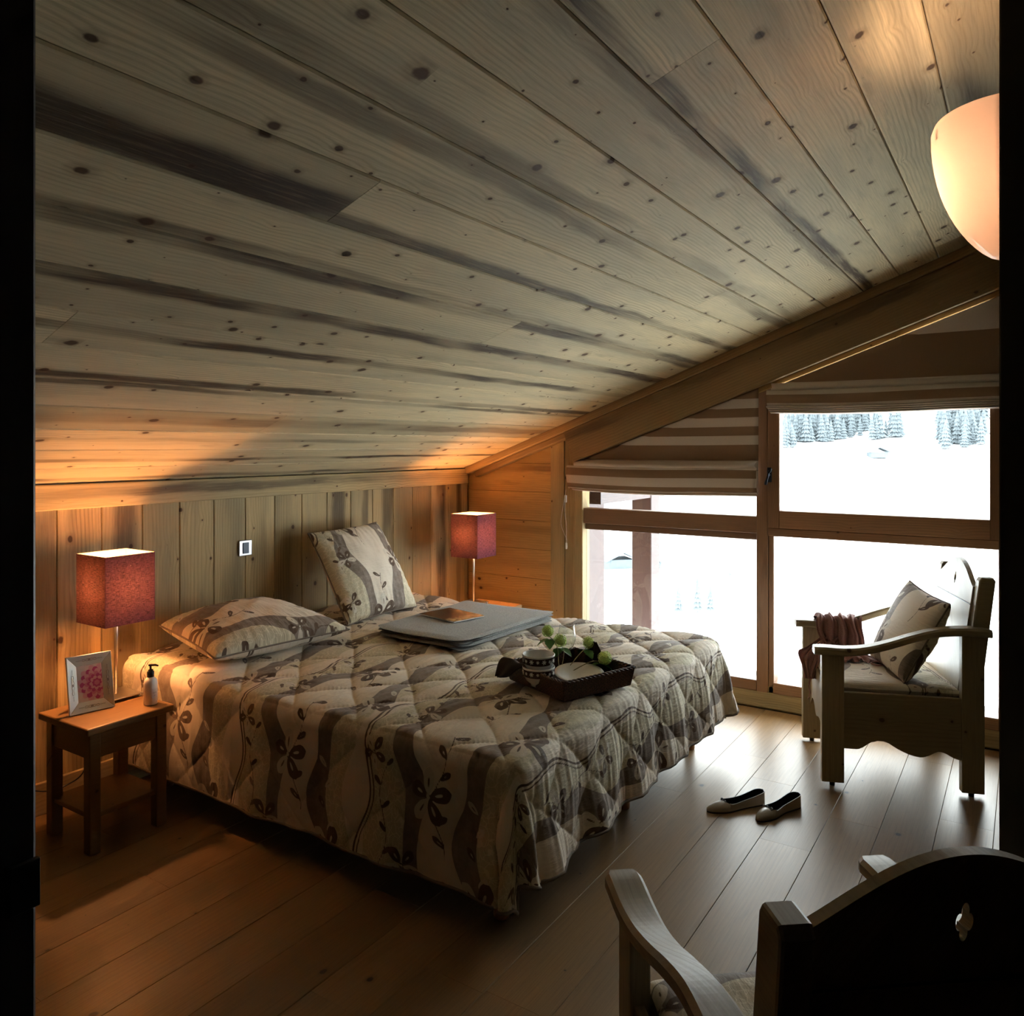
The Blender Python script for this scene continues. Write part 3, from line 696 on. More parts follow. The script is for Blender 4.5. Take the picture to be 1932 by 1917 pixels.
# ------------------------------------------------------------------ print design (signed distances in metres)
P=.70
def print_fields(u,v):
    """u across the stripes, v along them; both 2-D arrays laid out on a regular cloth grid"""
    P_=P
    uc=np.mod(u+P_/2,P_)-P_/2
    wob=.032*np.sin(2*PI*v/.60)+.012*np.sin(2*PI*v/.31+1.)
    dl=np.minimum(np.abs(uc-wob-.0085)-.0032,np.abs(uc-wob+.0075)-.0042)
    def bandsd(c0,ph,w):
        c=c0+.045*np.sin(2*PI*v/.88+ph)+.014*np.sin(2*PI*v/.33+ph*2)
        hw=w+.012*np.sin(2*PI*v/.52+ph*3)
        d=np.mod(u-c+P_/2,P_)-P_/2
        return np.abs(d)-hw
    b1=bandsd(.185,.8,.040); b2=bandsd(.50,3.9,.046)
    bnd=np.minimum(b1,b2)
    um=np.mod(u,P_)
    z=np.minimum(np.maximum(-(um-(wob+0)),um-(.175+.045*np.sin(2*PI*v/.88+.8))),np.maximum(.50+.045*np.sin(2*PI*v/.88+3.9)-um,um-.62-.03*np.sin(2*PI*v/.5)))
    dark=dl.copy(); light=np.full_like(u,9.)
    du=abs(u[1,0]-u[0,0]) if abs(u[1,0]-u[0,0])>1e-9 else abs(u[0,1]-u[0,0])
    # vines
    def vine(c0,am,per,ph,w=.0021):
        c=c0+am*np.sin(2*PI*v/per+ph); d=np.mod(u-c+P_/2,P_)-P_/2
        sl=am*2*PI/per*np.cos(2*PI*v/per+ph)
        return np.abs(d)/np.sqrt(1+sl*sl)-w
    umin,umax,vmin,vmax=u.min(),u.max(),v.min(),v.max()
    uax=0 if abs(u[1,0]-u[0,0])>1e-9 else 1
    U1=u[:,0] if uax==0 else u[0,:]; V1=v[0,:] if uax==0 else v[:,0]
    def win(cu,cv,rad):
        iu=np.where(np.abs(U1-cu)<rad)[0]; iv=np.where(np.abs(V1-cv)<rad)[0]
        if len(iu)==0 or len(iv)==0: return None
        a=slice(iu[0],iu[-1]+1); b=slice(iv[0],iv[-1]+1)
        return (a,b) if uax==0 else (b,a)
    def petal(cu,cv,ang,L,W,off=0.):
        """pointed leaf shape starting at (cu,cv); returns window and sdf"""
        ca,sa=math.cos(ang),math.sin(ang); mu,mv=cu+ca*(L+off),cv+sa*(L+off)
        s=win(mu,mv,L*1.25+.004)
        if s is None: return None
        x=(u[s]-mu)*ca+(v[s]-mv)*sa; y=-(u[s]-mu)*sa+(v[s]-mv)*ca
        xn=np.clip(x/L,-1.3,1.3); hw=W*(1-xn*xn*np.sign(1-np.abs(xn)))*(1-.25*xn)
        sd=np.maximum((np.abs(y)-W*np.clip(1-xn*xn*np.abs(xn),0,1)*(.80+.22*xn))*.8,(np.abs(x)-L)*.9)
        return s,sd
    def put(arr,s,sd): arr[s]=np.minimum(arr[s],sd)
    def cut(arr,s,sd): arr[s]=np.maximum(arr[s],-sd)
    def leaf(cu,cv,ang,L,W,slit=True,white=False):
        q=petal(cu,cv,ang,L,W)
        if q is None: return
        s,sd=q
        if white:
            put(light,s,sd); q2=petal(cu,cv,ang,L*.5,W*.16,L*.35)
            cut(dark,s,sd)
            if q2: put(dark,*q2)
        else:
            put(dark,s,sd)
            if slit:
                q2=petal(cu,cv,ang,L*.42,W*(.20 if L>.02 else .30),L*.45)
                if q2: cut(dark,*q2); put(light,*q2)
    rg=random.Random(5)
    k0=int(math.floor(umin/P_))-1; k1=int(math.ceil(umax/P_))+1
    # vines first
    for (c0,am,per,ph) in ((.335,.028,.34,.3),(.095,.02,.30,2.)):
        dv=vine(c0,am,per,ph)
        gate=np.sin(2*PI*v/.62+c0*20)>-.55
        dark=np.where(gate,np.minimum(dark,dv),dark)
    for k in range(k0,k1+1):
        U=k*P_
        nv=int(vmin//.05)-2
        vv=math.floor(vmin/.075)*.075-.075; i=int(round(vv/.075))
        while vv<vmax+.06:
            for (c0,am,per,ph) in ((.335,.028,.34,.3),(.095,.02,.30,2.)):
                if math.sin(2*PI*vv/.62+c0*20)>-.5:
                    cu=U+c0+am*math.sin(2*PI*vv/per+ph)
                    sg=1 if i%2 else -1
                    if c0>.2: leaf(cu,vv,(PI/2-sg*.95),.030,.0135,True,False)
                    else: leaf(cu,vv,(PI/2-sg*.8),.022,.0095,False)
            # leaves strung along band 2
            c2=U+.535+.045*math.sin(2*PI*vv/.88+3.9)
            if math.sin(2*PI*vv/.62+2.)>-.1:
                leaf(c2,vv,(PI/2-(1 if i%2 else -1)*.8),.027,.0145,True,(i%3!=0))
            vv+=.075; i+=1
        # flowers
        j=int(math.floor(vmin/.62))-1
        while j*.62<vmax+.3:
            for (fu,fv,rot,sz) in ((.255,.10,.3,1.4),(.52,.41,1.2,1.5),(.16,.46,2.2,.95),(.03,.20,1.,.8)):
                cu=U+fu+(.045*math.sin(2*PI*(j*.62+fv)/.88+.8) if fu<.3 else .045*math.sin(2*PI*(j*.62+fv)/.88+3.9)); cv=j*.62+fv
                if not(umin-.1<cu<umax+.1 and vmin-.1<cv<vmax+.1): continue
                for p in range(5):
                    a=rot+p*2*PI/5+.15*math.sin(p*3)
                    leaf(cu+.008*math.cos(a),cv+.008*math.sin(a),a,(.033 if p!=2 else .026)*sz,(.0225 if p%2 else .0255)*sz*.9,True,p in (1,3))
                s=win(cu,cv,.014)
                if s is not None:
                    rr_=np.hypot(u[s]-cu,v[s]-cv); put(light,s,rr_-.008*sz); dark[s]=np.where(rr_<.010,np.abs(rr_-.007*sz)-.002,dark[s])
            j+=1
    band_cut=bnd
    return dict(z_dark=dark,z_light=light,z_band=band_cut,z_zone=z)
# ------------------------------------------------------------------ bed
bed=empty('bed',(3.12,2.45,0),0,'wide double bed base of two black divans on round wooden legs','bed')
for x0,x1 in ((2.19,3.115),(3.125,4.06)):
    o=box('mattress_base',x0-3.12,x1-3.12,1.46-2.45,3.50-2.45,.17,.34,M['black'],bed,.02,3)
    o=box('mattress',x0-3.12,x1-3.12,1.44-2.45,3.52-2.45,.34,.555,plain('mattress ticking',(.35,.34,.32),.9) if x0<3 else bpy.data.materials['mattress ticking'],bed,.04,4,True)
for x in (2.235,3.04,3.205,4.02):
    for y in (1.50,3.4):
        bm=bmesh.new(); lathe(bm,[(0,0),(.026,0),(.028,.006),(.030,.17),(0,.17)],20,x-3.12,y-2.45); q=obj('leg',bm,M['legwood'],bed,True)
x0q,x1q,y0q,y1q=2.165,4.075,1.415,3.55
stp=.0052
La,Lr,Lf=.480,.43,.415
a=np.arange(x0q-La,x1q+Lr+1e-6,stp); b=np.arange(y0q-Lf,y1q+1e-6,stp)
A,B=np.meshgrid(a,b,indexing='ij')
def lowf(x,y,seed=0):
    r=np.random.RandomState(seed); z=np.zeros_like(x)
    for k in range(9):
        fx,fy=r.uniform(-6,6,2); z+=np.sin(fx*x+fy*y+r.uniform(0,6))/(1+k*.2)
    return z/5
def drape(A,B):
    sx=np.where(A<x0q,-1.,1.)
    da=np.maximum(x0q-A,0)+np.maximum(A-x1q,0); db=np.maximum(y0q-B,0)
    r=np.hypot(da,db); th=np.arctan2(db,da)  # 0: side, pi/2: foot
    nx=np.where(r>0,sx*da/np.maximum(r,1e-9),0); ny=np.where(r>0,-db/np.maximum(r,1e-9),0)
    corner=(da>0)&(db>0)
    s2=np.sin(2*th)*corner
    re=r*(1-.23*s2**2)
    R=.055
    arc=R*PI/2
    fl=np.where(da>db,np.where(sx<0,.045,.10),.13)
    fl=np.where(corner,.045+.10*np.sin(th)+.10*s2,fl)
    hh=np.where(re<arc,R*np.sin(np.minimum(re,arc)/R),R+(re-arc)*np.sin(fl))
    dd=np.where(re<arc,R*(1-np.cos(np.minimum(re,arc)/R)),R+(re-arc)*np.cos(fl))
    # folds along the hanging cloth
    per=np.where(db>0,A,B)
    am=np.clip(re-.08,0,1)/.4
    f=np.where(db>0,.020*np.sin(2*PI*A/.37+.6)+.010*np.sin(2*PI*A/.17),.012*np.sin(2*PI*B/.62+.4)+.006*np.sin(2*PI*B/.23))
    fc=.055*np.sin(th*6.0-.3)
    f=np.where(corner,f*(1-s2)+fc*s2,f)
    near=np.clip((B-2.75)/.3,0,1)
    hh=hh+f*am*(1-near*.75)
    bx_=np.clip(A,x0q,x1q); by_=np.clip(B,y0q,1e9)
    # soft shape of the mattress top
    crown=.012*np.sin(PI*np.clip((A-x0q)/(x1q-x0q),0,1))+.008*lowf(A,B,3)
    head=.028*np.clip((B-2.9)/.5,0,1)
    zt=.578+crown+head
    # round the plan corners
    Z=zt-dd*np.where(dd>0,(zt-.0)/(.578),1)
    X=bx_+nx*hh; Y=by_+ny*hh
    return X,Y,Z
X,Y,Z=drape(A,B)
Pm=np.stack([X,Y,Z],-1)
gu=np.gradient(Pm,axis=0); gv=np.gradient(Pm,axis=1); Nn=np.cross(gu,gv); Nn/=np.linalg.norm(Nn,axis=-1,keepdims=True)+1e-9
if Nn[len(a)//2,len(b)//2,2]<0: Nn=-Nn
pit=.335
wa=A+.006*np.sin(11*B)+.004*np.sin(23*B+A*5); wb=B+.006*np.sin(9*A+1)
q1=np.abs(np.sin(PI*(wa-wb-.045)/pit)); q2=np.abs(np.sin(PI*(wa+wb-.10)/pit))
puff=.018*(q1*q2)**.42*np.where(A<x0q-.03,.6,1.)
# stitched puckers radiate from the seams
seam=np.exp(-(np.minimum(q1,q2)/.28)**2)
puck=.0013*seam*np.sin(2*PI*(wa*np.where(q1<q2,1,1)+wb)/.024+3*lowf(A,B,8))*np.where(q1<q2,1,0)+.0013*seam*np.sin(2*PI*(wa-wb)/.024+3*lowf(A,B,9))*np.where(q1<q2,0,1)
wrk=.0030*np.sin(2*PI*(B*1.0+.15*A)/.045+2.5*lowf(A*2,B*2,5))*np.clip(lowf(A*1.5,B*1.5,6)+.45,0,1)
hang=np.clip((np.maximum(np.maximum(x0q-A,A-x1q),y0q-B))/.15,0,1)
puck*=(1-.8*hang)
wrk*=1-hang
wrh=.0034*np.where(y0q-B>0,np.sin(2*PI*A/.047+5*lowf(A*1.2,B*1.0,12))*.6+.4*np.sin(2*PI*A/.029+3*lowf(A,B,15)),.25*np.sin(2*PI*B/.05+5*lowf(A,B,12)))*hang*(.4+np.clip(lowf(A*2,B,13),0,1))*np.where((y0q-B>0)&((A<x0q)|(A>x1q)),.15,1.)
Pm=Pm+Nn*(puff+puck+wrk*(q1*q2)**.3+wrh)[...,None]
pf=print_fields(2.70-B,A)
V=Pm.reshape(-1,3); ctr=np.array([3.12,2.45,.35])
top=V-ctr; und=(Pm-Nn*(.012+.0)).reshape(-1,3)-ctr
n=len(V); nu,nv=len(a),len(b)
Ft=gridfaces(nu,nv)
def borderstrip(nu,nv,n):
    idx=np.concatenate([np.arange(nv),np.arange(1,nu)*nv+nv-1,(nu-1)*nv+np.arange(nv-2,-1,-1),np.arange(nu-2,-1,-1)*nv])
    return np.stack([idx[:-1],idx[1:],idx[1:]+n,idx[:-1]+n],1)
quilt=empty('quilt',tuple(ctr),0,'quilted bedspread printed with brown flowers and wavy bands, draped over the bed','bedspread')
qo=npmesh('quilt_cover',top,Ft,M['print'],quilt,True,{k:v for k,v in pf.items()},np.stack([A,B,A*0],-1).reshape(-1,3))
qo.modifiers.new('t','SOLIDIFY').thickness=.010; qo.modifiers['t'].offset=-1
# hem piping along the free edges
hem=[Pm[0,j] for j in range(nv-1,-1,-8)]+[Pm[i,0] for i in range(0,nu,8)]+[Pm[nu-1,j] for j in range(0,nv,8)]
bm=bmesh.new(); tube(bm,[tuple(p-ctr) for p in hem],.006,6); obj('hem_piping',bm,M['piping'],quilt,True)
# ------------------------------------------------------------------ cushions
def cushion(name,corners,thick,label,uo=0.,vo=0.,rotprint=False,cat='pillow',N=110,pinch=.06,seed=1,group=None,offp=.5):
    """four corner points (A,B,C,D around), puffed along the normal"""
    Cn=[Vector(c) for c in corners]; ctr=sum(Cn,Vector())/4
    r=empty(name,tuple(ctr),0,label,cat,group)
    s=np.linspace(-1,1,N); S,T=np.meshgrid(s,s,indexing='ij')
    c0,c1,c2,c3=[np.array(c-ctr) for c in Cn]
    e1=(c1-c0+c2-c3)/4; e2=(c3-c0+c2-c1)/4; nr=np.cross(e1,e2); nr/=np.linalg.norm(nr)
    W=np.linalg.norm(e1)*2; H=np.linalg.norm(e2)*2
    # edges curve inwards between the corners
    S2=S*(1-pinch*(1-T**2)**1.0); T2=T*(1-pinch*(1-S**2))
    a_=(1-S2)*(1-T2)/4; b_=(1+S2)*(1-T2)/4; c_=(1+S2)*(1+T2)/4; d_=(1-S2)*(1+T2)/4
    base=a_[...,None]*c0+b_[...,None]*c1+c_[...,None]*c2+d_[...,None]*c3
    h=(np.clip(1-S**2,0,1)*np.clip(1-T**2,0,1))**.38
    rr=np.random.RandomState(seed)
    # creases from the corners and edges
    ed=np.clip(1-h,0,1)
    cr=.006*ed*np.sin(S*W*70+2*lowf(S*2,T*2,seed))*(1-np.abs(S))**.3+.005*ed*np.sin(T*H*60+2*lowf(S*2,T*2,seed+1))*(np.abs(S)>.3)
    cr=cr*h
    lump=1+.08*lowf(S*2,T*2,seed+2)
    front=base+nr*(thick*offp*h*lump+cr)[...,None]
    back=base-nr*(thick*(1-offp)*h)[...,None]
    u=(S+1)/2*W+uo; v=(T+1)/2*H+vo
    if rotprint: u,v=v.copy(),u.copy()
    f1=print_fields(u,v); f2=print_fields(u+.2,v+.1)
    n=N*N
    V=np.concatenate([front.reshape(-1,3),back.reshape(-1,3)])
    F=np.concatenate([gridfaces(N,N),gridfaces(N,N,n,True)])
    at={k:np.concatenate([f1[k].ravel(),f2[k].ravel()]) for k in f1}
    uv=np.concatenate([np.stack([u,v,u*0],-1).reshape(-1,3),np.stack([u+3,v,u*0],-1).reshape(-1,3)])
    npmesh('cushion_cover',V,F,M['print'],r,True,at,uv)
    ring=[base[i,0] for i in range(0,N-1,4)]+[base[N-1,i] for i in range(0,N-1,4)]+[base[i,N-1] for i in range(N-1,0,-4)]+[base[0,i] for i in range(N-1,0,-4)]
    bm=bmesh.new(); tube(bm,[tuple(p) for p in ring],.0045,6,close=True); obj('piping',bm,M['piping'],r,True)
    return r
cushion('pillow',[(2.20,3.00,.665),(2.93,2.905,.665),(2.80,3.42,.775),(2.24,3.47,.745)],.20,'flowered pillow lying flat at the head of the bed, nearer the left nightstand',.05,.1,True,seed=2,pinch=.05,offp=.55)
cushion('pillow',[(3.13,3.12,.62),(3.74,3.14,.62),(3.77,3.50,1.115),(3.17,3.47,1.10)],.17,'square flowered pillow standing against the board wall',.02,.1,False,seed=4,pinch=.05,offp=.6)
# ------------------------------------------------------------------ throw and magazine
tr=empty('throw_blanket',(3.5,2.6,.625),0,'folded grey wool throw laid across the bed','blanket')
def fold_layer(name,c,z,thk,round_):
    """soft folded slab: c = 4 corners"""
    n1,n2=40,30; s=np.linspace(0,1,n1);t=np.linspace(0,1,n2); S,T=np.meshgrid(s,t,indexing='ij')
    c=[np.array(q) for q in c]
    cs_=(np.abs(2*S-1)**10)*(np.abs(2*T-1)**10); S=.5+(S-.5)*(1-.045*cs_); T=.5+(T-.5)*(1-.06*cs_)
    b=((1-S)*(1-T))[...,None]*c[0]+(S*(1-T))[...,None]*c[1]+(S*T)[...,None]*c[2]+((1-S)*T)[...,None]*c[3]
    e=np.minimum(np.minimum(S,1-S)*.87,np.minimum(T,1-T)*.6)
    h=thk*np.sqrt(np.clip(1-(1-np.clip(e/.014,0,1))**2,0,1))+.002*np.abs(lowf(b[...,0]*9,b[...,1]*9,7))*np.clip(e/.03,0,1)
    zz=z+.004*lowf(b[...,0]*3,b[...,1]*3,31)+.012*np.sin(PI*np.clip((b[...,0]-x0q)/(x1q-x0q),0,1))-.012
    top=np.stack([b[...,0],b[...,1],zz+h/2],-1); bot=np.stack([b[...,0],b[...,1],zz-h/2],-1)
    V=np.concatenate([top.reshape(-1,3),bot.reshape(-1,3)])-np.array(tr.location)
    npmesh(name,V,np.concatenate([gridfaces(n1,n2),gridfaces(n1,n2,n1*n2,True)]),M['throw'],tr,True)
cth=[(3.06,2.28),(3.07,2.86),(3.93,2.90),(3.95,2.27)]
for k,(dz,dx) in enumerate(((.620,0),(.637,.010),(.653,-.006))):
    fold_layer('fold_layer',[(x+dx*(1 if i<2 else -1),y+(dx if i in(0,3) else -dx)) for i,(x,y) in enumerate(cth)],dz,.0185,0)
mg=empty('magazine',(3.47,2.66,.668),math.radians(-12),'dark glossy magazine with a photographic cover lying on the grey throw','magazine')
def magmat():
    b=NB('magazine cover'); tc=b.n('ShaderNodeTexCoord').outputs['Object']
    n1=b.noise(tc,14.,4.,.6); n2=b.noise(tc,30.,3.)
    c=b.mix(b.mr(n1,.40,.52),(.17,.065,.04),(.018,.012,.010)); sp=b.n('ShaderNodeSeparateXYZ'); b.l(tc,sp.inputs[0])
    c=b.mix(b.math('MULTIPLY',b.mr(sp.outputs[1],-.02,-.13),b.mr(n2,.3,.6)),c,(.55,.42,.2))
    b.principled(Base_Color=c,Roughness=.25); return b.m
box('pages',-.108,.108,-.146,.146,0,.006,M['pagewhite'],mg,.0008)
box('cover',-.11,.11,-.148,.148,.006,.0072,magmat(),mg,.0004)
# ------------------------------------------------------------------ tray with breakfast things
TA=math.radians(-21)
tray=empty('wicker_tray',(2.905,1.607,.612),TA,'dark brown woven wicker tray with low sides on the bed','tray')
hw=.180; wk=NB('dark wicker'); tcw=wk.n('ShaderNodeTexCoord').outputs['Object']; nf=wk.noise(tcw,260,2)
wk.principled(Base_Color=wk.mix(wk.mr(nf,.4,.65),(.022,.010,.007),(.17,.075,.042)),Roughness=.35); M['wicker']=wk.m
def wickwall(ax,sgn):
    n1,n2=120,22; s=np.linspace(-1,1,n1); t=np.linspace(0,1,n2); S,T=np.meshgrid(s,t,indexing='ij')
    L=hw*S; colw=hw*2/38
    ph=PI*np.floor((S+1)/2*38)
    bmp=.0028*np.abs(np.sin((S+1)/2*38*PI))**.6*(.55+.45*np.sin(T*2*PI*5.5+ph))
    out=hw+.012*T+bmp; z=.003+T*.07
    O=np.stack([L*(1+.06*T),sgn*out,z],-1) if ax==0 else np.stack([sgn*out,L*(1+.06*T),z],-1)
    inn=hw+.012*T-.007+0*bmp-bmp*.6
    I=np.stack([L*(1+.06*T),sgn*inn,z],-1) if ax==0 else np.stack([sgn*inn,L*(1+.06*T),z],-1)
    V=np.concatenate([O.reshape(-1,3),I.reshape(-1,3)])
    npmesh('wicker_side',V,np.concatenate([gridfaces(n1,n2),gridfaces(n1,n2,n1*n2,True)]),M['wicker'],tray,True)
for ax in (0,1):
    for sg in (-1,1): wickwall(ax,sg)
bm=bmesh.new()
for ph in (0,PI):
    pts=[]
    H=hw+.010
    for (xa,ya,xb,yb) in ((-H,-H,H,-H),(H,-H,H,H),(H,H,-H,H),(-H,H,-H,-H)):
        for k in range(60):
            f=k/60; g=(len(pts))*.9+ph
            nx,ny=(0,1) if ya==yb else (1,0)
            pts.append((xa+(xb-xa)*f+nx*.004*math.cos(g),ya+(yb-ya)*f+ny*.004*math.cos(g),.075+.004*math.sin(g)))
    tube(bm,pts,.0042,6,close=True)
obj('wicker_rim',bm,M['wicker'],tray,True)
bm=bmesh.new()
for k in range(24): bx(bm,-hw,hw,-hw+k*.015,-hw+k*.015+.013,.0,.005,.002)
obj('tray_bottom',bm,M['wicker'],tray)
def tw(x,y,z=0.):
    c_,s_=math.cos(TA),math.sin(TA); return (2.905+x*c_-y*s_,1.607+x*s_+y*c_,.612+z)
# napkin with pointed corners sticking over two rims
nk=empty('napkin',tw(0,0,.008),TA,'dark brown napkin lining the tray, corners over the rim','napkin')
n1=50; s=np.linspace(-1,1,n1); S,T=np.meshgrid(s,s,indexing='ij')
px=S*.166+.004*np.sin(T*7); py=T*.166+.004*np.sin(S*6+1)
z=.001+.003*np.abs(lowf(px*25,py*25,41))
npmesh('napkin_cloth',np.stack([px,py,z],-1).reshape(-1,3),gridfaces(n1,n1),M['napkin'],nk,True).modifiers.new('t','SOLIDIFY').thickness=.0012
def flap(path,wid):
    """path of (x,z), strip spread along local y between the given limits"""
    pts=spline([(a,0,c) for a,c in path],5); ww=spline([(a,b,0) for a,b in wid],5); V=[]
    for p,w_ in zip(pts,ww):
        for k in range(12): f=k/11; V.append((p.x+.003*math.sin(k*1.1),w_.x+(w_.y-w_.x)*f,p.z-.010*math.sin(PI*f)*0+.002*math.sin(k*.9)))
    npmesh('napkin_corner',np.array(V),gridfaces(len(pts),12),M['napkin'],nk,True).modifiers.new('t','SOLIDIFY').thickness=.0015
flap([(-.145,.006),(-.165,.03),(-.180,.075),(-.200,.088),(-.222,.07),(-.235,.03),(-.240,.012)],[(.0,.165),(.0,.175),(.0,.185),(.02,.195),(.06,.198),(.11,.200),(.17,.2)])
flap([(.145,.006),(.160,.03),(.166,.07),(.170,.10),(.176,.128)],[(-.06,.10),(-.05,.095),(-.03,.085),(-.005,.075),(.028,.05)])
# bowls
def flake(bm,R,ang,z,s,mat):
    """six-armed snowflake standing just proud of a cylinder of radius R"""
    for k in range(6):
        a=k*PI/3+.2
        for (l0,l1,wd) in ((.0,s,s*.16),):
            dx,dy=math.cos(a),math.sin(a); nx_,ny_=-dy*wd,dx*wd
            pts=[(l0*dx+nx_,l0*dy+ny_),(l0*dx-nx_,l0*dy-ny_),(l1*dx-nx_*1.6,l1*dy-ny_*1.6),((l1+wd)*dx,(l1+wd)*dy),(l1*dx+nx_*1.6,l1*dy+ny_*1.6)]
            vs=[bm.verts.new(((R)*math.cos(ang+p/R),(R)*math.sin(ang+p/R),z+q)) for p,q in pts]
            f=bm.faces.new(vs); f.material_index=mat
def bowl(z,label):
    x,y,_=tw(-.155+.02,.035); 
    r=empty('bowl',(2.762,1.672,.612+z),0,label,'bowl','snowflake bowls stacked on the tray')
    bm=bmesh.new()
    lathe(bm,[(0,.008),(.026,.008),(.027,0),(.031,0),(.033,.009),(.050,.022),(.061,.042)],48)
    lathe(bm,[(.061,.042),(.0655,.046),(.0665,.072)],48,mat=1)
    lathe(bm,[(.0665,.072),(.0668,.078),(.0655,.0795),(.064,.078),(.0625,.05),(.052,.030),(.030,.016),(0,.014)],48)
    bmesh.ops.remove_doubles(bm,verts=bm.verts,dist=1e-5)
    obj('bowl_body',bm,[M['white'],M['brownband']],r,True)
    bm=bmesh.new()
    for k in range(16): flake(bm,.0672,k*2*PI/16+.1,.059,(.0085,.006)[k%2],0)
    o=tag(obj('snowflake_motif',bm,M['white'],r),'white snowflakes on the brown band')
    return r
bowl(.014,'lower white bowl with snowflake band, under the other')
bowl(.014+.050,'upper white bowl with snowflake band, topmost of the two')
# plate
pr=empty('plate',(2.905,1.562,.642),0,'white round plate lying in the wicker tray','plate')
bm=bmesh.new(); lathe(bm,[(0,.0),(.055,0),(.06,.003),(.088,.016),(.103,.019),(.104,.021),(.087,.0195),(.062,.008),(0,.006)],56)
obj('plate_dish',bm,M['white'],pr,True); pr.rotation_euler=(math.radians(4),math.radians(-6),0)
# wine glass
gx,gy=3.03,1.690
gl=empty('wine_glass',(gx,gy,.624),0,'clear stemmed wine glass in the wicker tray','wine glass')
bm=bmesh.new(); lathe(bm,[(0,.004),(.012,.005),(.0045,.012),(.0035,.05),(.004,.075),(.010,.084),(.028,.10),(.039,.128),(.0395,.15),(.034,.182),(.0315,.198),(.0305,.198),(.033,.182),(.0383,.15),(.0378,.128),(.027,.1015),(.008,.087),(0,.086)],40)
obj('glass_bowl',bm,M['wineglass'],gl,True)
bm=bmesh.new(); lathe(bm,[(0,0),(.034,0),(.034,.001),(.012,.005),(0,.005)],40); obj('glass_foot',bm,M['wineglass'],gl,True)
# green snowball flowers
M['petal']=plain('lime green petals',(.72,.92,.28),.6,noise=.2)
M['leafg']=plain('dark green leaf',(.07,.22,.04),.45,noise=.3)
M['stem']=plain('pale twig',(.28,.25,.14),.7)
def leafmesh(bm,base,direc,L,W,up=(0,0,1)):
    d=Vector(direc).normalized(); s=d.cross(Vector(up)).normalized(); u=s.cross(d)
    N=8; Lf_=[];Mi=[];Rt=[]
    for k in range(N+1):
        t=k/N; wv=W*math.sin(PI*t**.8)**.8*(1+.12*(k%2)); b0=Vector(base)+d*L*t-u*(.25*L*t*t)
        Mi.append(bm.verts.new(b0)); Lf_.append(bm.verts.new(b0+s*wv+u*wv*.25)); Rt.append(bm.verts.new(b0-s*wv+u*wv*.25))
    for k in range(N):
        for a_,b_ in ((Mi,Lf_),(Rt,Mi)):
            try: bm.faces.new((a_[k],a_[k+1],b_[k+1],b_[k]))
            except ValueError: pass
flw=[((2.985,1.760,.792),.026,'topmost, left of the glass'),((3.01,1.712,.752),.030,'behind the glass'),((3.08,1.610,.742),.026,'right of the glass'),((3.035,1.508,.700),.030,'on the right rim above the plate')]
for i,(p,R,wh) in enumerate(flw):
    r=empty('snowball_flower',p,0,'lime green snowball flower in the tray, '+wh,'flower','lime green snowball flowers in the tray')
    bm=bmesh.new(); rg=random.Random(i)
    for k in range(120):
        zc=1-2*(k+.5)/120; ph=k*2.399963; rr_=math.sqrt(1-zc*zc)
        d=Vector((rr_*math.cos(ph),rr_*math.sin(ph),zc)); c=d*R*rg.uniform(.78,1.0)
        t1=d.cross(Vector((.3,.2,1))).normalized(); t2=d.cross(t1); ro=rg.random()*6
        for q in range(4):
            aa=ro+q*PI/2; e=(t1*math.cos(aa)+t2*math.sin(aa)); f_=(t1*math.cos(aa+.6)+t2*math.sin(aa+.6)); g_=(t1*math.cos(aa-.6)+t2*math.sin(aa-.6))
            bm.faces.new([bm.verts.new(c),bm.verts.new(c+f_*.0042+d*.001),bm.verts.new(c+e*.006+d*.0015),bm.verts.new(c+g_*.0042+d*.001)])
    bmesh.ops.create_icosphere(bm,subdivisions=2,radius=R*.72)
    me=bpy.data.meshes.new('bloom'); bm.to_mesh(me); bm.free(); tag(link('bloom',me,r,M['petal']),kind=None)
    bm=bmesh.new()
    tgt=Vector((2.90,1.64,.632))-Vector(p)
    tube(bm,spline([(0,0,-R*.6),tuple(tgt*.4+Vector((.01,-.01,.015))),tuple(tgt*.8+Vector((0,0,.004))),tuple(tgt)],6),.0018,6); obj('stem',bm,M['stem'],r,True)
    for q in range(3):
        a=(2.2,3.7,5.3)[q]+i; bm=bmesh.new(); leafmesh(bm,(tgt*.12)+Vector((0,0,-R*.5)),(math.cos(a),math.sin(a),-.25),.062,.021)
        obj('leaf',bm,M['leafg'],r,True)
# ------------------------------------------------------------------ things on the left nightstand
bo=empty('pump_bottle',(1.975,3.125,.505),math.radians(-57),'white lotion bottle with black pump on the left nightstand','bottle')
bm=bmesh.new(); lathe(bm,[(0,0),(.025,0),(.0275,.004),(.0275,.088),(.025,.103),(.017,.113),(.0125,.116),(.0125,.120),(0,.120)],36); obj('bottle_body',bm,M['lotion'],bo,True)
bm=bmesh.new(); lathe(bm,[(0,.117),(.0145,.117),(.0145,.139),(.010,.141),(.010,.147),(.0045,.149),(.0045,.162),(.009,.163),(.009,.170),(0,.171)],24)
tube(bm,[(0,0,.166),(.02,0,.167),(.033,0,.163)],[.006,.005,.0035],8); obj('pump',bm,M['black'],bo,True)
bm=bmesh.new(); n_=10
R=.0278
vs=[[bm.verts.new((R*math.cos(t),R*math.sin(t),z)) for z in (.03,.07)] for t in [-1.0+1.0*k/n_ for k in range(n_+1)]]
for p_,q_ in zip(vs,vs[1:]): bm.faces.new((p_[0],q_[0],q_[1],p_[1]))
obj('paper_label',bm,plain('bottle label',(.82,.76,.72),.5),bo)
bm=bmesh.new()
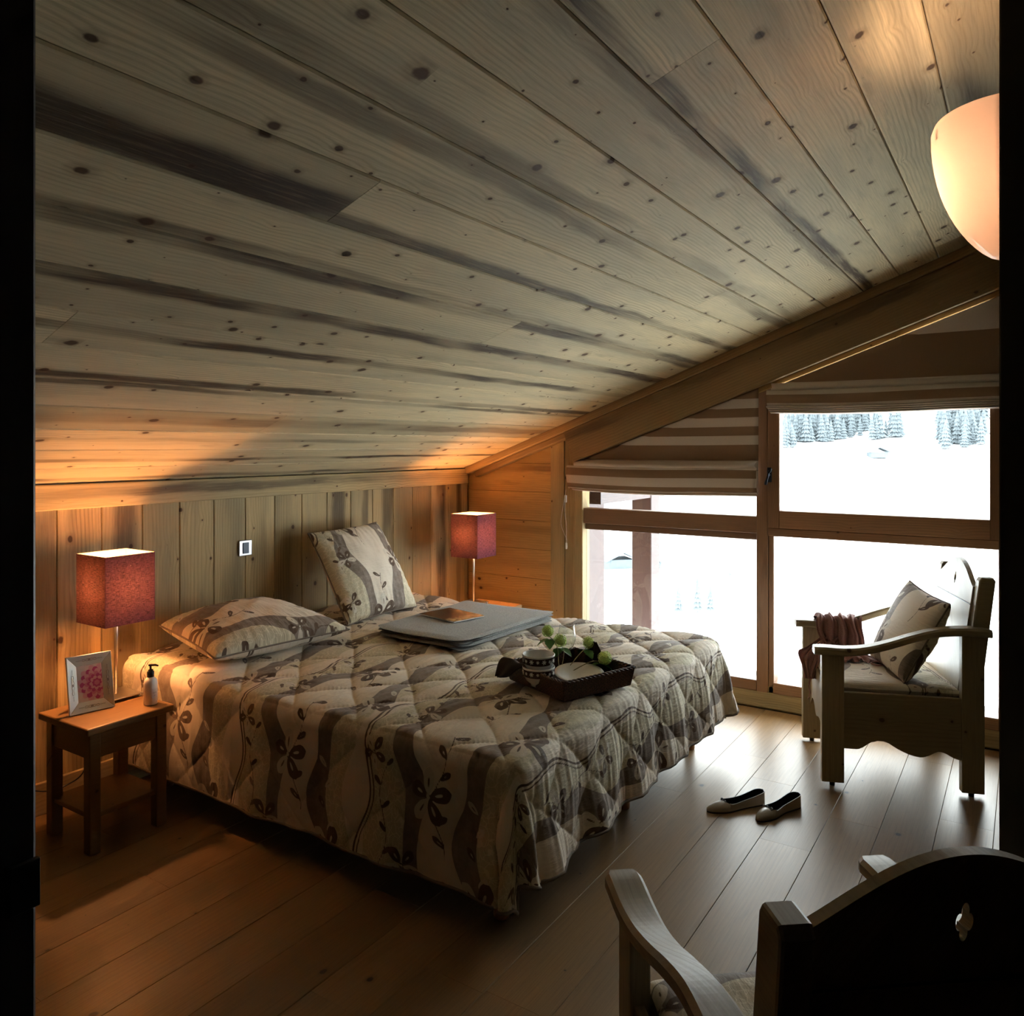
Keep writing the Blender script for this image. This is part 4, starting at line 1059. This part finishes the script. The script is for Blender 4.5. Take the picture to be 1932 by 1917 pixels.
for (z,n2) in ((.052,5),(.040,2)):
    for k in range(n2):
        t0=-.50+(k-n2/2)*.13; R2=.0281
        for (a0,a1,za,zb) in ((0,.012,0,.006),(0,.07,0,.0012),(.058,.07,0,.006 if k%2 else .003)):
            q=[bm.verts.new((R2*math.cos(t0+a),R2*math.sin(t0+a),z+h_)) for a,h_ in ((a0,za),(a1,za),(a1,zb),(a0,zb))]
            bm.faces.new(q)
obj('label_print',bm,M['black'],bo)
# picture frame
fa=math.atan2(3.239-3.274,1.871-1.706)
pf_=empty('picture_frame',(1.789,3.245,.505),fa,'mirror-edged picture frame with pink flower photo on the left nightstand','picture frame')
lean=Matrix.Rotation(math.radians(-13),4,'X')
Wf,Hf,iw,ih=.086,.232,.048,.145
M['mirror']=plain('mirror glass bevel',(.80,.86,.83),.38,.55)
def fstrip(name,quad,front=-.012,inner=-.002):
    """quad outer0,outer1,inner1,inner0 in frame plane (x,z); outer edge proud"""
    bm=bmesh.new(); o0,o1,i1,i0=quad
    yo,yi=-.014,-.004
    A=[bm.verts.new((o0[0],yo,o0[1])),bm.verts.new((o1[0],yo,o1[1])),bm.verts.new((i1[0],yi,i1[1])),bm.verts.new((i0[0],yi,i0[1]))]
    B=[bm.verts.new((p[0],.004,p[1])) for p in quad]
    bm.faces.new(A); bm.faces.new(B[::-1])
    for k in range(4): bm.faces.new((A[k],B[k],B[(k+1)%4],A[(k+1)%4]))
    bmesh.ops.bevel(bm,geom=list(bm.edges),offset=.0012,segments=1,affect='EDGES')
    o=obj(name,bm,M['mirror'],pf_); o.matrix_basis=lean; return o
zc=Hf/2; hi=ih/2
O=[(-Wf,0),(Wf,0),(Wf,Hf),(-Wf,Hf)]; I=[(-iw,zc-hi),(iw,zc-hi),(iw,zc+hi),(-iw,zc+hi)]
for k in range(4): fstrip('frame_strip',(O[k],O[(k+1)%4],I[(k+1)%4],I[k]))
# etched scrolls on the strips
bm=bmesh.new()
def scroll(cx,cz,ang,L):
    ca,sa=math.cos(ang),math.sin(ang)
    def T(a,b): return (cx+a*ca-b*sa,-.0125,cz+a*sa+b*ca)
    for sg in (-1,1):
        for sb in (-1,1):
            tube(bm,[T(sg*L*t,sb*(.004*math.sin(t*PI*1.0)+.002*math.sin(t*9))) for t in [k/10 for k in range(11)]],.0006,4)
        for q in range(5): tube(bm,[T(sg*(L+.004+q*.004),-.0015),T(sg*(L+.0055+q*.004),.0015)],.0006,4)
    tube(bm,[T(.004*math.cos(t),.004*math.sin(t)) for t in [k*PI/5 for k in range(10)]],.0008,4,close=True)
M['etch']=plain('etched grey',(.16,.15,.13),.6)
for a4 in ((0,.022,0,.028),(0,Hf-.022,0,.028),(.067,zc,PI/2,.04),(-.067,zc,PI/2,.04)):
    bm=bmesh.new(); scroll(*a4); o=obj('etched_scroll',bm,M['etch'],pf_); o.matrix_basis=lean; o['kind']='stuff'
# flower photo: flat print built from petals
bm=bmesh.new(); bx(bm,-iw-.003,iw+.003,-.0035,.003,zc-hi-.003,zc+hi+.003)
o=obj('photo',bm,plain('photo paper',(.60,.55,.52),.4),pf_); o.matrix_basis=lean
bm=bmesh.new(); rg=random.Random(4); fcx,fcz=.026,zc-.004; lay=0
for ringi,(Rp,npet,Lp,Wp,mt) in enumerate(((.074,13,.050,.0125,0),(.064,12,.048,.012,1),(.056,13,.044,.0105,0),(.046,11,.040,.010,2),(.037,11,.034,.008,1),(.028,9,.028,.0075,0),(.018,8,.022,.006,1),(.010,6,.014,.005,2))):
    for k in range(npet):
        a=2*PI*k/npet+ringi*.5+rg.uniform(-.1,.1); lay+=1
        ca,sa=math.cos(a),math.sin(a); y=-.0036-lay*.00001
        pts=[]
        for q in range(14):
            t=2*PI*q/14; lx=Rp-Lp*.5+Lp*.55*math.cos(t); ly=Wp*math.sin(t)*(1+.3*math.cos(t)); pts.append((fcx+lx*ca-ly*sa,fcz+lx*sa+ly*ca))
        pts=[(max(-iw+.001,min(iw-.001,p)),max(zc-hi+.001,min(zc+hi-.001,q))) for p,q in pts]
        try:
            f=bm.faces.new([bm.verts.new((p,y,q)) for p,q in pts]); f.material_index=mt
        except ValueError: pass
o=tag(obj('flower_print',bm,[plain('pale pink ink',(.62,.36,.42),.4),plain('magenta ink',(.42,.06,.20),.4),plain('rose ink',(.55,.20,.30),.4)],pf_),'pink many-petalled flower in the photo'); o.matrix_basis=lean
bm=bmesh.new(); bx(bm,-.03,.03,.008,.012,.0,.14); 
o=obj('easel_back',bm,M['black'],pf_); o.matrix_basis=Matrix.Translation((-.02,.095,0))@Matrix.Rotation(math.radians(17),4,'X')
# ------------------------------------------------------------------ shoes
M['shoe']=plain('pale gold leather',(.42,.36,.29),.3,spec=.6)
def shoe(name,heel,toe,label,side):
    hx,hy=heel; tx,ty_=toe; L=math.hypot(tx-hx,ty_-hy); ang=math.atan2(ty_-hy,tx-hx)
    r=empty(name,(hx,hy,0),ang,label,'shoe','ballet flats on the floor')
    n1,n2=44,28; V=[];
    def outline(t):  # half width at t in 0..1 from heel to toe
        return .030*math.sqrt(max(0,1-(1-min(1,t/.10))**2))*(1-.12*math.sin(PI*min(1,t/.6)))+.012*math.exp(-((t-.72)/.2)**2) if t<.9 else 0
    ts=np.linspace(0,1,n1)
    hwv=[]
    for t in ts:
        w=.029+.008*math.exp(-((t-.70)/.17)**2)-.003*math.exp(-((t-.4)/.15)**2)
        if t<.12: w*=math.sqrt(max(0,1-((.12-t)/.12)**2))
        if t>.76: w*=math.sqrt(max(0,1-((t-.76)/.24)**2))**.9
        hwv.append(max(w,.0005))
    def topz(t): # rim height
        if t<.12: return .056-.004*t/.12
        if t<.66: return .052-.020*math.sin(PI/2*(t-.12)/.54)
        return .034*math.sqrt(max(0,1-((t-.66)/.35)**2))*1.0+.004
    bm=bmesh.new(); rows=[]
    for i,t in enumerate(ts):
        w=hwv[i]; z=topz(t); row=[]
        bend=side*.006*math.sin(PI*t)
        if t<=.70:   # open: from left sole up to the rim, inner rim
            for k in range(n2//2): 
                f=k/(n2//2-1); row.append((-w*(1-.10*f**2)+0,.004+(z-.004)*f))
            for k in range(n2//2):
                f=1-k/(n2//2-1); row.append((w*(1-.10*f**2),.004+(z-.004)*f))
        else:        # vamp closes over the toes
            for k in range(n2):
                a=PI*(1-k/(n2-1)); row.append((w*math.cos(a)*(1.0),.004+(z-.004)*math.sin(a)**.75))
        rows.append([bm.verts.new((t*L,y+bend,zz)) for y,zz in row])
    for i,(a,b) in enumerate(zip(rows,rows[1:])):
        open_=ts[i+1]<=.70
        for k in range(n2-1):
            if open_ and k==n2//2-1: continue
            if ts[i]<=.70 and not open_ and k==n2//2-1: continue
            bm.faces.new((a[k],a[k+1],b[k+1],b[k]))
    me=bpy.data.meshes.new('upper'); bmesh.ops.recalc_face_normals(bm,faces=bm.faces); bm.to_mesh(me); bm.free(); me.shade_smooth()
    o=link('upper',me,r,[M['shoe'],M['black']]); sm=o.modifiers.new('t','SOLIDIFY'); sm.thickness=.0022; sm.offset=-1; sm.material_offset=1; sm.material_offset_rim=1; 
    bm=bmesh.new(); lo=[];up=[]
    pts=[(t*L,-hwv[i]*1.03+side*.006*math.sin(PI*t)) for i,t in enumerate(ts)]+[(t*L,hwv[i]*1.03+side*.006*math.sin(PI*t)) for i,t in reversed(list(enumerate(ts)))]
    A=[bm.verts.new((x,y,0)) for x,y in pts];B_=[bm.verts.new((x,y,.005)) for x,y in pts]
    bm.faces.new(A);bm.faces.new(B_[::-1])
    for k in range(len(pts)): bm.faces.new((A[k],A[(k+1)%len(pts)],B_[(k+1)%len(pts)],B_[k]))
    obj('sole',bm,M['black'],r)
    bm=bmesh.new()
    bt=.70*L
    for sg in (-1,1):
        tube(bm,spline([(bt,0,.037),(bt+.002,sg*.010,.041),(bt+.003,sg*.018,.037),(bt+.001,sg*.010,.034),(bt,0,.036)],4),.0022,5)
        tube(bm,spline([(bt,0,.037),(bt+.008,sg*.010,.035),(bt+.016,sg*.021,.027)],4),.0018,5)
    rim=[(ts[i]*L,s_*hwv[i]*.90+side*.006*math.sin(PI*ts[i]),topz(ts[i])) for s_ in (1,) for i in range(0,31)]
    obj('bow',bm,M['black'],r,True)
    return r
shoe('ballet_flat',(3.60,.995),(3.365,1.175),'pale gold ballet flat with black bow, the left one nearer the bed',1)
shoe('ballet_flat',(3.655,.855),(3.395,.965),'pale gold ballet flat with black bow, the right one nearer the armchair',-1)
# ------------------------------------------------------------------ armchairs
def sm(o): 
    return o
def armchair(x,y,ang,label):
    r=empty('armchair',(x,y,0),ang,label,'armchair','carved wooden armchairs')
    cw=M['chairwood']; YL=.288; XF=.30
    def vb(name,x0,x1,y0,y1,z0,z1,bev=.004):
        # vertical member with the grain upright: build in a frame turned so local x is up
        bm=bmesh.new(); bx(bm,0,z1-z0,0,y1-y0,0,x1-x0,bev,2)
        o=obj(name,bm,cw,r); o.matrix_basis=Matrix(((0,0,1,x0),(0,-1,0,y1),(1,0,0,z0),(0,0,0,1))); o.color=(0,0,0,1); return o
    for sy in (-1,1):
        lf=vb('leg',XF-.05,XF+.05,sy*YL-.022,sy*YL+.022,.018,.625)
        lb=vb('leg',-XF-.05,-XF+.045,sy*YL-.022,sy*YL+.022,.018,.735)
        for q,xx in ((lf,XF),(lb,-XF)):
            bm=bmesh.new(); lathe(bm,[(0,0),(.012,0),(.013,.019),(0,.019)],12,xx,sy*YL); obj('glider',bm,M['black'],r)
        # arm: S-curve in elevation, tapering in plan
        pts=[(.385,.638,.040),(.34,.640,.041),(.25,.638,.040),(.16,.648,.037),(.06,.676,.034),(-.04,.712,.033),(-.14,.742,.034),(-.24,.755,.038),(-.33,.756,.042),(-.375,.752,.040)]
        S_=spline([(a,b,c) for a,b,c in pts],5)
        bm=bmesh.new(); rows=[]; th=.036
        for i,p in enumerate(S_):
            a,z,hwid=p; k=max(0,min(1,(a-.06)/.30)); yc=sy*(YL+.008-.0*k)
            tp=1.0
            if i<2: tp=.86+.07*i
            if i>len(S_)-3: tp=.9
            w_=hwid*tp; t_=th*.5; cc=.007
            prof=[(-w_,-t_+cc),(-w_+cc,-t_),(w_-cc,-t_),(w_,-t_+cc),(w_,t_-cc*1.3),(w_-cc*1.3,t_),(-w_+cc*1.3,t_),(-w_,t_-cc*1.3)]
            rows.append([bm.verts.new((a,yc+u_,z+v_)) for u_,v_ in prof])
        for p_,q_ in zip(rows,rows[1:]):
            for k in range(8): bm.faces.new((p_[k],p_[(k+1)%8],q_[(k+1)%8],q_[k]))
        bm.faces.new(rows[0]); bm.faces.new(rows[-1][::-1])
        o=obj('armrest',bm,cw,r); o.color=(0,0,0,.95)
        # back post leaning back
        pp=[(-.255,.38),(-.335,.985),(-.345,1.0),(-.395,1.0),(-.405,.985),(-.335,.38)]
        o=prism('back_post',pp,sy*.262-.024,sy*.262+.024,cw,r,.006,2); o.color=(0,0,0,1)
        # scalloped side apron
        top=[(-XF+.04,.445),(XF-.04,.445)]
        low=[]
        for k in range(41):
            t=k/40; xx=XF-.04-t*(2*XF-.08)
            zz=.185+.0*t
            if t<.14: zz=.180
            elif t<.30: zz=.180+.045*math.sin((t-.14)/.16*PI/2)**1.5
            elif t<.38: zz=.225
            elif t<.80: zz=.225-.062*math.sin(min(1,(t-.38)/.30)*PI/2)**.9 + (.035*max(0,(t-.68)/.12)**1.3)
            elif t<.84: zz=.198
            else: zz=.198-.035*math.sin(min(1,(t-.84)/.16)*PI/2)
            low.append((xx,zz))
        o=prism('side_apron',top+low,sy*YL-.010,sy*YL+.012,cw,r,.003); o.color=(0,0,0,.9)
    # front apron with scallops
    pts=[(-.268,.445),(.268,.445)]
    for k in range(61):
        t=k/60; yy=.268-t*.536; c=abs(t-.5)*2
        pts.append((yy,.205+.06*abs(math.sin(t*PI*3))**1.2-(.045 if c<.34 else 0)*math.cos(c/.34*PI/2)))
    o=prism('front_apron',pts,XF-.012,XF+.012,cw,r,.003,1,'yz'); o.color=(0,0,0,1)
    box('back_rail',-XF-.012,-XF+.012,-.268,.268,.26,.445,cw,r,.003)
    box('seat_board',-.262,.262,-.268,.268,.405,.425,cw,r)
    # back panel with arched crest and pierced quatrefoil: outline as grid of columns
    bm=bmesh.new()
    Wp=.240
    def crest(y): 
        u=abs(y)/Wp
        return .952+.103*(.5+.5*math.cos(PI*min(1,u/.99)))**.58
    outer=[(y,crest(y)) for y in np.linspace(-Wp,Wp,49)]
    loop=[(-Wp,.42)]+outer+[(Wp,.42)]
    hz=.957
    hole=[]
    for k in range(40):
        a=2*PI*k/40; rr_=.0095+.0055*abs(math.cos(2*a))**.8
        hole.append((rr_*math.sin(a)*.85,hz+rr_*math.cos(a)*1.9))
    def lean_x(z): return -.262-(z-.42)*.135
    def ring3(pts,off): return [bm.verts.new((lean_x(z)+off,y,z)) for y,z in pts]
    fr_=[ring3(loop,.011),ring3(loop,-.011)]; hr=[ring3(hole,.011),ring3(hole,-.011)]
    for k in (0,1):
        es=[]
        for L_ in (fr_[k],hr[k]):
            for i in range(len(L_)):
                es.append(bm.edges.new((L_[i],L_[(i+1)%len(L_)])))
        bmesh.ops.triangle_fill(bm,use_beauty=True,use_dissolve=False,edges=es)
    for L0,L1 in ((fr_[0],fr_[1]),(hr[0],hr[1])):
        for i in range(len(L0)):
            j=(i+1)%len(L0); bm.faces.new((L0[i],L0[j],L1[j],L1[i]))
    o=obj('back_panel',bm,cw,r); o.color=(0,0,0,.95)
    bm=bmesh.new(); z=.868
    for off in (.0112,-.0132): bx(bm,lean_x(z)+off,lean_x(z)+off+.002,-Wp,Wp,z,z+.004)
    obj('panel_groove',bm,M['iron'],r)
    # seat cushion
    N=90; s=np.linspace(-1,1,N); S,T=np.meshgrid(s,s,indexing='ij'); hx,hy=.285,.262
    def se(S,T): return (np.clip(1-np.abs(S)**14,0,1)*np.clip(1-np.abs(T)**14,0,1))**.5
    h=se(S,T); topz=.482+.012*(1-S**2)*(1-T**2)+.003*lowf(S*3,T*3,22)
    zc_=.455
    Zt=zc_+(topz-zc_)*h; Zb=zc_-.03*h
    u=S*hx+.35+y; v=T*hy+.2
    f1=print_fields(v.T.copy().T+.1,u) if False else print_fields(u,v)
    V=np.concatenate([np.stack([S*hx+.015,T*hy,Zt],-1).reshape(-1,3),np.stack([S*hx+.015,T*hy,Zb],-1).reshape(-1,3)])
    at={k:np.concatenate([f1[k].ravel()]*2) for k in f1}
    uv=np.concatenate([np.stack([u,v,u*0],-1).reshape(-1,3)]*2)
    tag(npmesh('seat_cushion',V,np.concatenate([gridfaces(N,N),gridfaces(N,N,N*N,True)]),M['print'],r,True,at,uv),'flowered seat cushion')
    return r
AC1=(4.34,.599,math.radians(111.3)); AC2=(1.498,.288,math.radians(38.9))
armchair(*AC1,'carved wooden armchair by the window, a pink scarf over its arm')
armchair(*AC2,'carved wooden armchair in the right foreground, seen from behind')
def loc(ac,p):
    c_,s_=math.cos(ac[2]),math.sin(ac[2]); return (ac[0]+p[0]*c_-p[1]*s_,ac[1]+p[0]*s_+p[1]*c_,p[2])
cushion('cushion',[loc(AC1,q) for q in ((-.03,.235,.485),(.02,-.21,.49),(-.17,-.20,.90),(-.225,.245,.865))],.17,'flowered square cushion leaning in the armchair by the window',.0,.15,False,'cushion',90,.05,7,offp=.55)
cushion('cushion',[loc(AC2,q) for q in ((-.10,.245,.50),(-.10,-.17,.50),(-.255,-.17,.86),(-.255,.245,.83))],.14,'flowered cushion against the back of the foreground armchair',.1,.3,False,'cushion',80,.05,9,offp=.6)
# scarf over the far arm of the window armchair
scf=empty('scarf',loc(AC1,(.15,-.29,.66)),AC1[2],'dusty pink crumpled scarf over the arm and seat of the window armchair','scarf')
def sheet(name,rows,width,n=70,seed=0,foldn=7,amp=.012):
    """rows: centre line points (x,y,z,width scale,normal dir) in chair space relative to the scarf origin"""
    S_=spline([(a,b,c) for a,b,c,_ in rows],8); Ws=[p.x for p in spline([(w_,0,0) for *_,w_ in rows],8)]
    V=[];m_=len(S_)
    for i,p in enumerate(S_):
        tan=(S_[min(i+1,m_-1)]-S_[max(i-1,0)]).normalized()
        nrm_=tan.cross(Vector((1,0,0))).normalized()
        for k in range(n):
            s_=k/(n-1)*2-1
            f=amp*math.sin(s_*foldn*2.2+seed+.8*math.sin(i*.12))*(1-.25*abs(s_))+amp*.5*math.sin(s_*foldn*5.1+i*.13+seed)
            V.append(p+Vector((1,0,0))*(s_*Ws[i]+.006*math.sin(i*.3+s_*3))+nrm_*f)
    o=npmesh(name,np.array([tuple(v) for v in V]),gridfaces(m_,n),M['scarf'],scf,True); o.modifiers.new('t','SOLIDIFY').thickness=.0016
    return o
sheet('scarf_cloth',[(.02,-.060,-.10,.10),(.02,-.056,-.03,.105),(.02,-.045,.015,.11),(.02,.0,.026,.11),(.02,.050,.014,.115),(.015,.062,-.05,.115),(.01,.070,-.11,.11),(-.0,.10,-.152,.12),(-.02,.16,-.157,.13),(-.04,.23,-.157,.12)],.1,foldn=6,amp=.010)
sheet('scarf_cloth',[(.06,.055,-.08,.05),(.14,.10,-.14,.07),(.17,.14,-.155,.065),(.185,.19,-.20,.05),(.19,.20,-.27,.03)],.1,foldn=4,amp=.008,seed=2)
for pts_,r_ in (([(.188,.20,-.26),(.20,.215,-.30),(.19,.195,-.34),(.20,.21,-.37),(.20,.235,-.355)],.003),([(.186,.21,-.26),(.192,.185,-.31),(.19,.20,-.35)],.003),
    ([(-.10,.22,-.155),(-.15,.25,-.150),(-.17,.28,-.155),(-.12,.30,-.156),(-.09,.27,-.154),(-.13,.245,-.150),(-.18,.26,-.152)],.0035)):
    bm=bmesh.new(); tube(bm,spline(pts_,6),r_,6); obj('scarf_tie',bm,M['scarf'],scf,True)
# ------------------------------------------------------------------ outside
ext=[]
def ter(d): 
    return np.interp(d,[0,10,60,210,260,900],[-3.2,-3.2,-13.2,-33.4,-38.4,67.2])
rad=np.concatenate([np.array([0,7,10,14]),np.linspace(20,260,40),np.linspace(266,900,70)]); az=np.radians(np.linspace(-80,80,120))
RR,AZ=np.meshgrid(rad,az,indexing='ij')
TX=5.6+RR*np.cos(AZ); TY=RR*np.sin(AZ)
TZ=ter(RR)+(np.sin(TX*.045)+np.sin(TY*.037+TX*.02)+.6*np.sin(TY*.11))*np.clip(RR/120,0,1)*1.6+(np.sin(TY*.012+1)-1)*np.clip((RR-250)/300,0,1)*5
gr=ST(npmesh('ground',np.stack([TX,TY,TZ],-1).reshape(-1,3),gridfaces(len(rad),len(az)),M['snow'],None,True)); gr.name='trim_ground'; gr.name='snow_ground'
def dirpx(px,f):
    """horizontal position at forward distance f in the direction of a viewing angle"""
    c_,s_=math.cos(PHI),math.sin(PHI); rr_=(px-966)/1490*f; return f*c_+rr_*s_, f*s_-rr_*c_
def tz(x,y):
    d=math.hypot(x-5.6,y); return float(ter(np.array(d)))+(math.sin(x*.045)+math.sin(y*.037+x*.02)+.6*math.sin(y*.11))*min(1,d/120)*1.6+(math.sin(y*.012+1)-1)*max(0,min(1,(d-250)/300))*5
M['mistgreen']=plain('haze tinted needles',(.105,.125,.138),.9,spec=.1)  # distance haze is put into this lifted bluish grey, also on the roofs
M['mistbark']=plain('haze tinted bark',(.105,.12,.135),.9,spec=.1)  # bark colour raised and blued to stand in for haze
def conifer(bm,x,y,z,h,rg):
    n=9
    for k in range(7):
        t=k/7; r0=h*.20*(1-t)**.85+.02*h; z0=z+h*(.08+.86*t); z1=z0+h*.20
        a0=rg.random()*6
        top_=bm.verts.new((x,y,z1)); ring=[]
        for q in range(n*2):
            a=a0+PI*q/n; rr_=r0*(1 if q%2 else .62)*rg.uniform(.85,1.1); ring.append(bm.verts.new((x+rr_*math.cos(a),y+rr_*math.sin(a),z0-(.03*h if q%2 else 0))))
        for q in range(n*2): bm.faces.new((ring[q],ring[(q+1)%(n*2)],top_))
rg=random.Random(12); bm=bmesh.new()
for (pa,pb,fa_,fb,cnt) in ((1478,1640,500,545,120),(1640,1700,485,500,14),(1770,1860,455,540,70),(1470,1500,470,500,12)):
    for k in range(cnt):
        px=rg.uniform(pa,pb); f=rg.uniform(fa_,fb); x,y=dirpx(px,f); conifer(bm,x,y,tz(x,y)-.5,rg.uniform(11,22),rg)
tag(obj('misty_forest',bm,M['mistgreen'],None),'pale haze-coloured forest on the far slope','forest',kind='stuff')
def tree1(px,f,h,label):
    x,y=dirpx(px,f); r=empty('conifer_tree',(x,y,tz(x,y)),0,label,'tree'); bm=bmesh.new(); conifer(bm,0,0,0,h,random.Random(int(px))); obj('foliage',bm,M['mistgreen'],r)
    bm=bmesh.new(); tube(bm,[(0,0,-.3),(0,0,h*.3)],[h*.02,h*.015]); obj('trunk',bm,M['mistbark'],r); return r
tree1(1316,56,2.6,'small haze-tinted fir down the slope, seen through the lower left window')
tree1(1340,75,2.8,'hazy little fir beside the small haze-tinted fir')
tree1(1280,68,2.6,'faint fir left of the small haze-tinted fir, nearer the red post')
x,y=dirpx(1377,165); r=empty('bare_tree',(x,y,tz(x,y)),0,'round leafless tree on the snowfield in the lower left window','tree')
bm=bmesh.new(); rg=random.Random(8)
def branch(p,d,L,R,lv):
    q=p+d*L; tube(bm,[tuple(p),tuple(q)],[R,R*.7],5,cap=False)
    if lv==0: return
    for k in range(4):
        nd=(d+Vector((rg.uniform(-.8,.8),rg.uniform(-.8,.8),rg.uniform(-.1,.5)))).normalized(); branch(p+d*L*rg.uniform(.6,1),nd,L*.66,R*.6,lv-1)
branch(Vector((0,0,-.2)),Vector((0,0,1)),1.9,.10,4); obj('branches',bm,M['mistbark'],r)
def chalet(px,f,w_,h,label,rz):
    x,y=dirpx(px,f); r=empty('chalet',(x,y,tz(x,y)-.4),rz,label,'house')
    box('wall',-w_*.4,w_*.4,-w_*.35,w_*.35,0,h,plain('hazy timber',(.085,.105,.12),.9) if 'hazy timber' not in bpy.data.materials else bpy.data.materials['hazy timber'],r)  # wall colour carries the haze as a bluish tint
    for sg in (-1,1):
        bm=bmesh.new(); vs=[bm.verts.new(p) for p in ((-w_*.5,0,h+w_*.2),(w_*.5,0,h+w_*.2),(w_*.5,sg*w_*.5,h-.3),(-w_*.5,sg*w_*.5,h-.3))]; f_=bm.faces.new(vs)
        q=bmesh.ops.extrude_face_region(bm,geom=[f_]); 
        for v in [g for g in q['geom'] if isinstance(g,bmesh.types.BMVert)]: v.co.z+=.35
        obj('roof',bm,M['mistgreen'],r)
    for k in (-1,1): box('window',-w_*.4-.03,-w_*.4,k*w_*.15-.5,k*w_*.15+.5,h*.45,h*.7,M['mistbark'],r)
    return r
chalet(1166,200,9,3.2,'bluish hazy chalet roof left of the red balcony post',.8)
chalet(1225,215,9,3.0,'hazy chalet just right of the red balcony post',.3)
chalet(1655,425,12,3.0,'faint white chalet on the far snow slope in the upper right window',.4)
# balcony posts, eave beam, roof overhang, threshold
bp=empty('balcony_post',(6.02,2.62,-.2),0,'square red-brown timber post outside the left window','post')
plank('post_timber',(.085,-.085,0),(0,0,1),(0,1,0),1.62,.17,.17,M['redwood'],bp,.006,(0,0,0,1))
bm=bmesh.new()
plank('post_timber',(0,0,0),(0,0,1),(0,1,0),.01,.01,.01,M['redwood'],bp) if False else None
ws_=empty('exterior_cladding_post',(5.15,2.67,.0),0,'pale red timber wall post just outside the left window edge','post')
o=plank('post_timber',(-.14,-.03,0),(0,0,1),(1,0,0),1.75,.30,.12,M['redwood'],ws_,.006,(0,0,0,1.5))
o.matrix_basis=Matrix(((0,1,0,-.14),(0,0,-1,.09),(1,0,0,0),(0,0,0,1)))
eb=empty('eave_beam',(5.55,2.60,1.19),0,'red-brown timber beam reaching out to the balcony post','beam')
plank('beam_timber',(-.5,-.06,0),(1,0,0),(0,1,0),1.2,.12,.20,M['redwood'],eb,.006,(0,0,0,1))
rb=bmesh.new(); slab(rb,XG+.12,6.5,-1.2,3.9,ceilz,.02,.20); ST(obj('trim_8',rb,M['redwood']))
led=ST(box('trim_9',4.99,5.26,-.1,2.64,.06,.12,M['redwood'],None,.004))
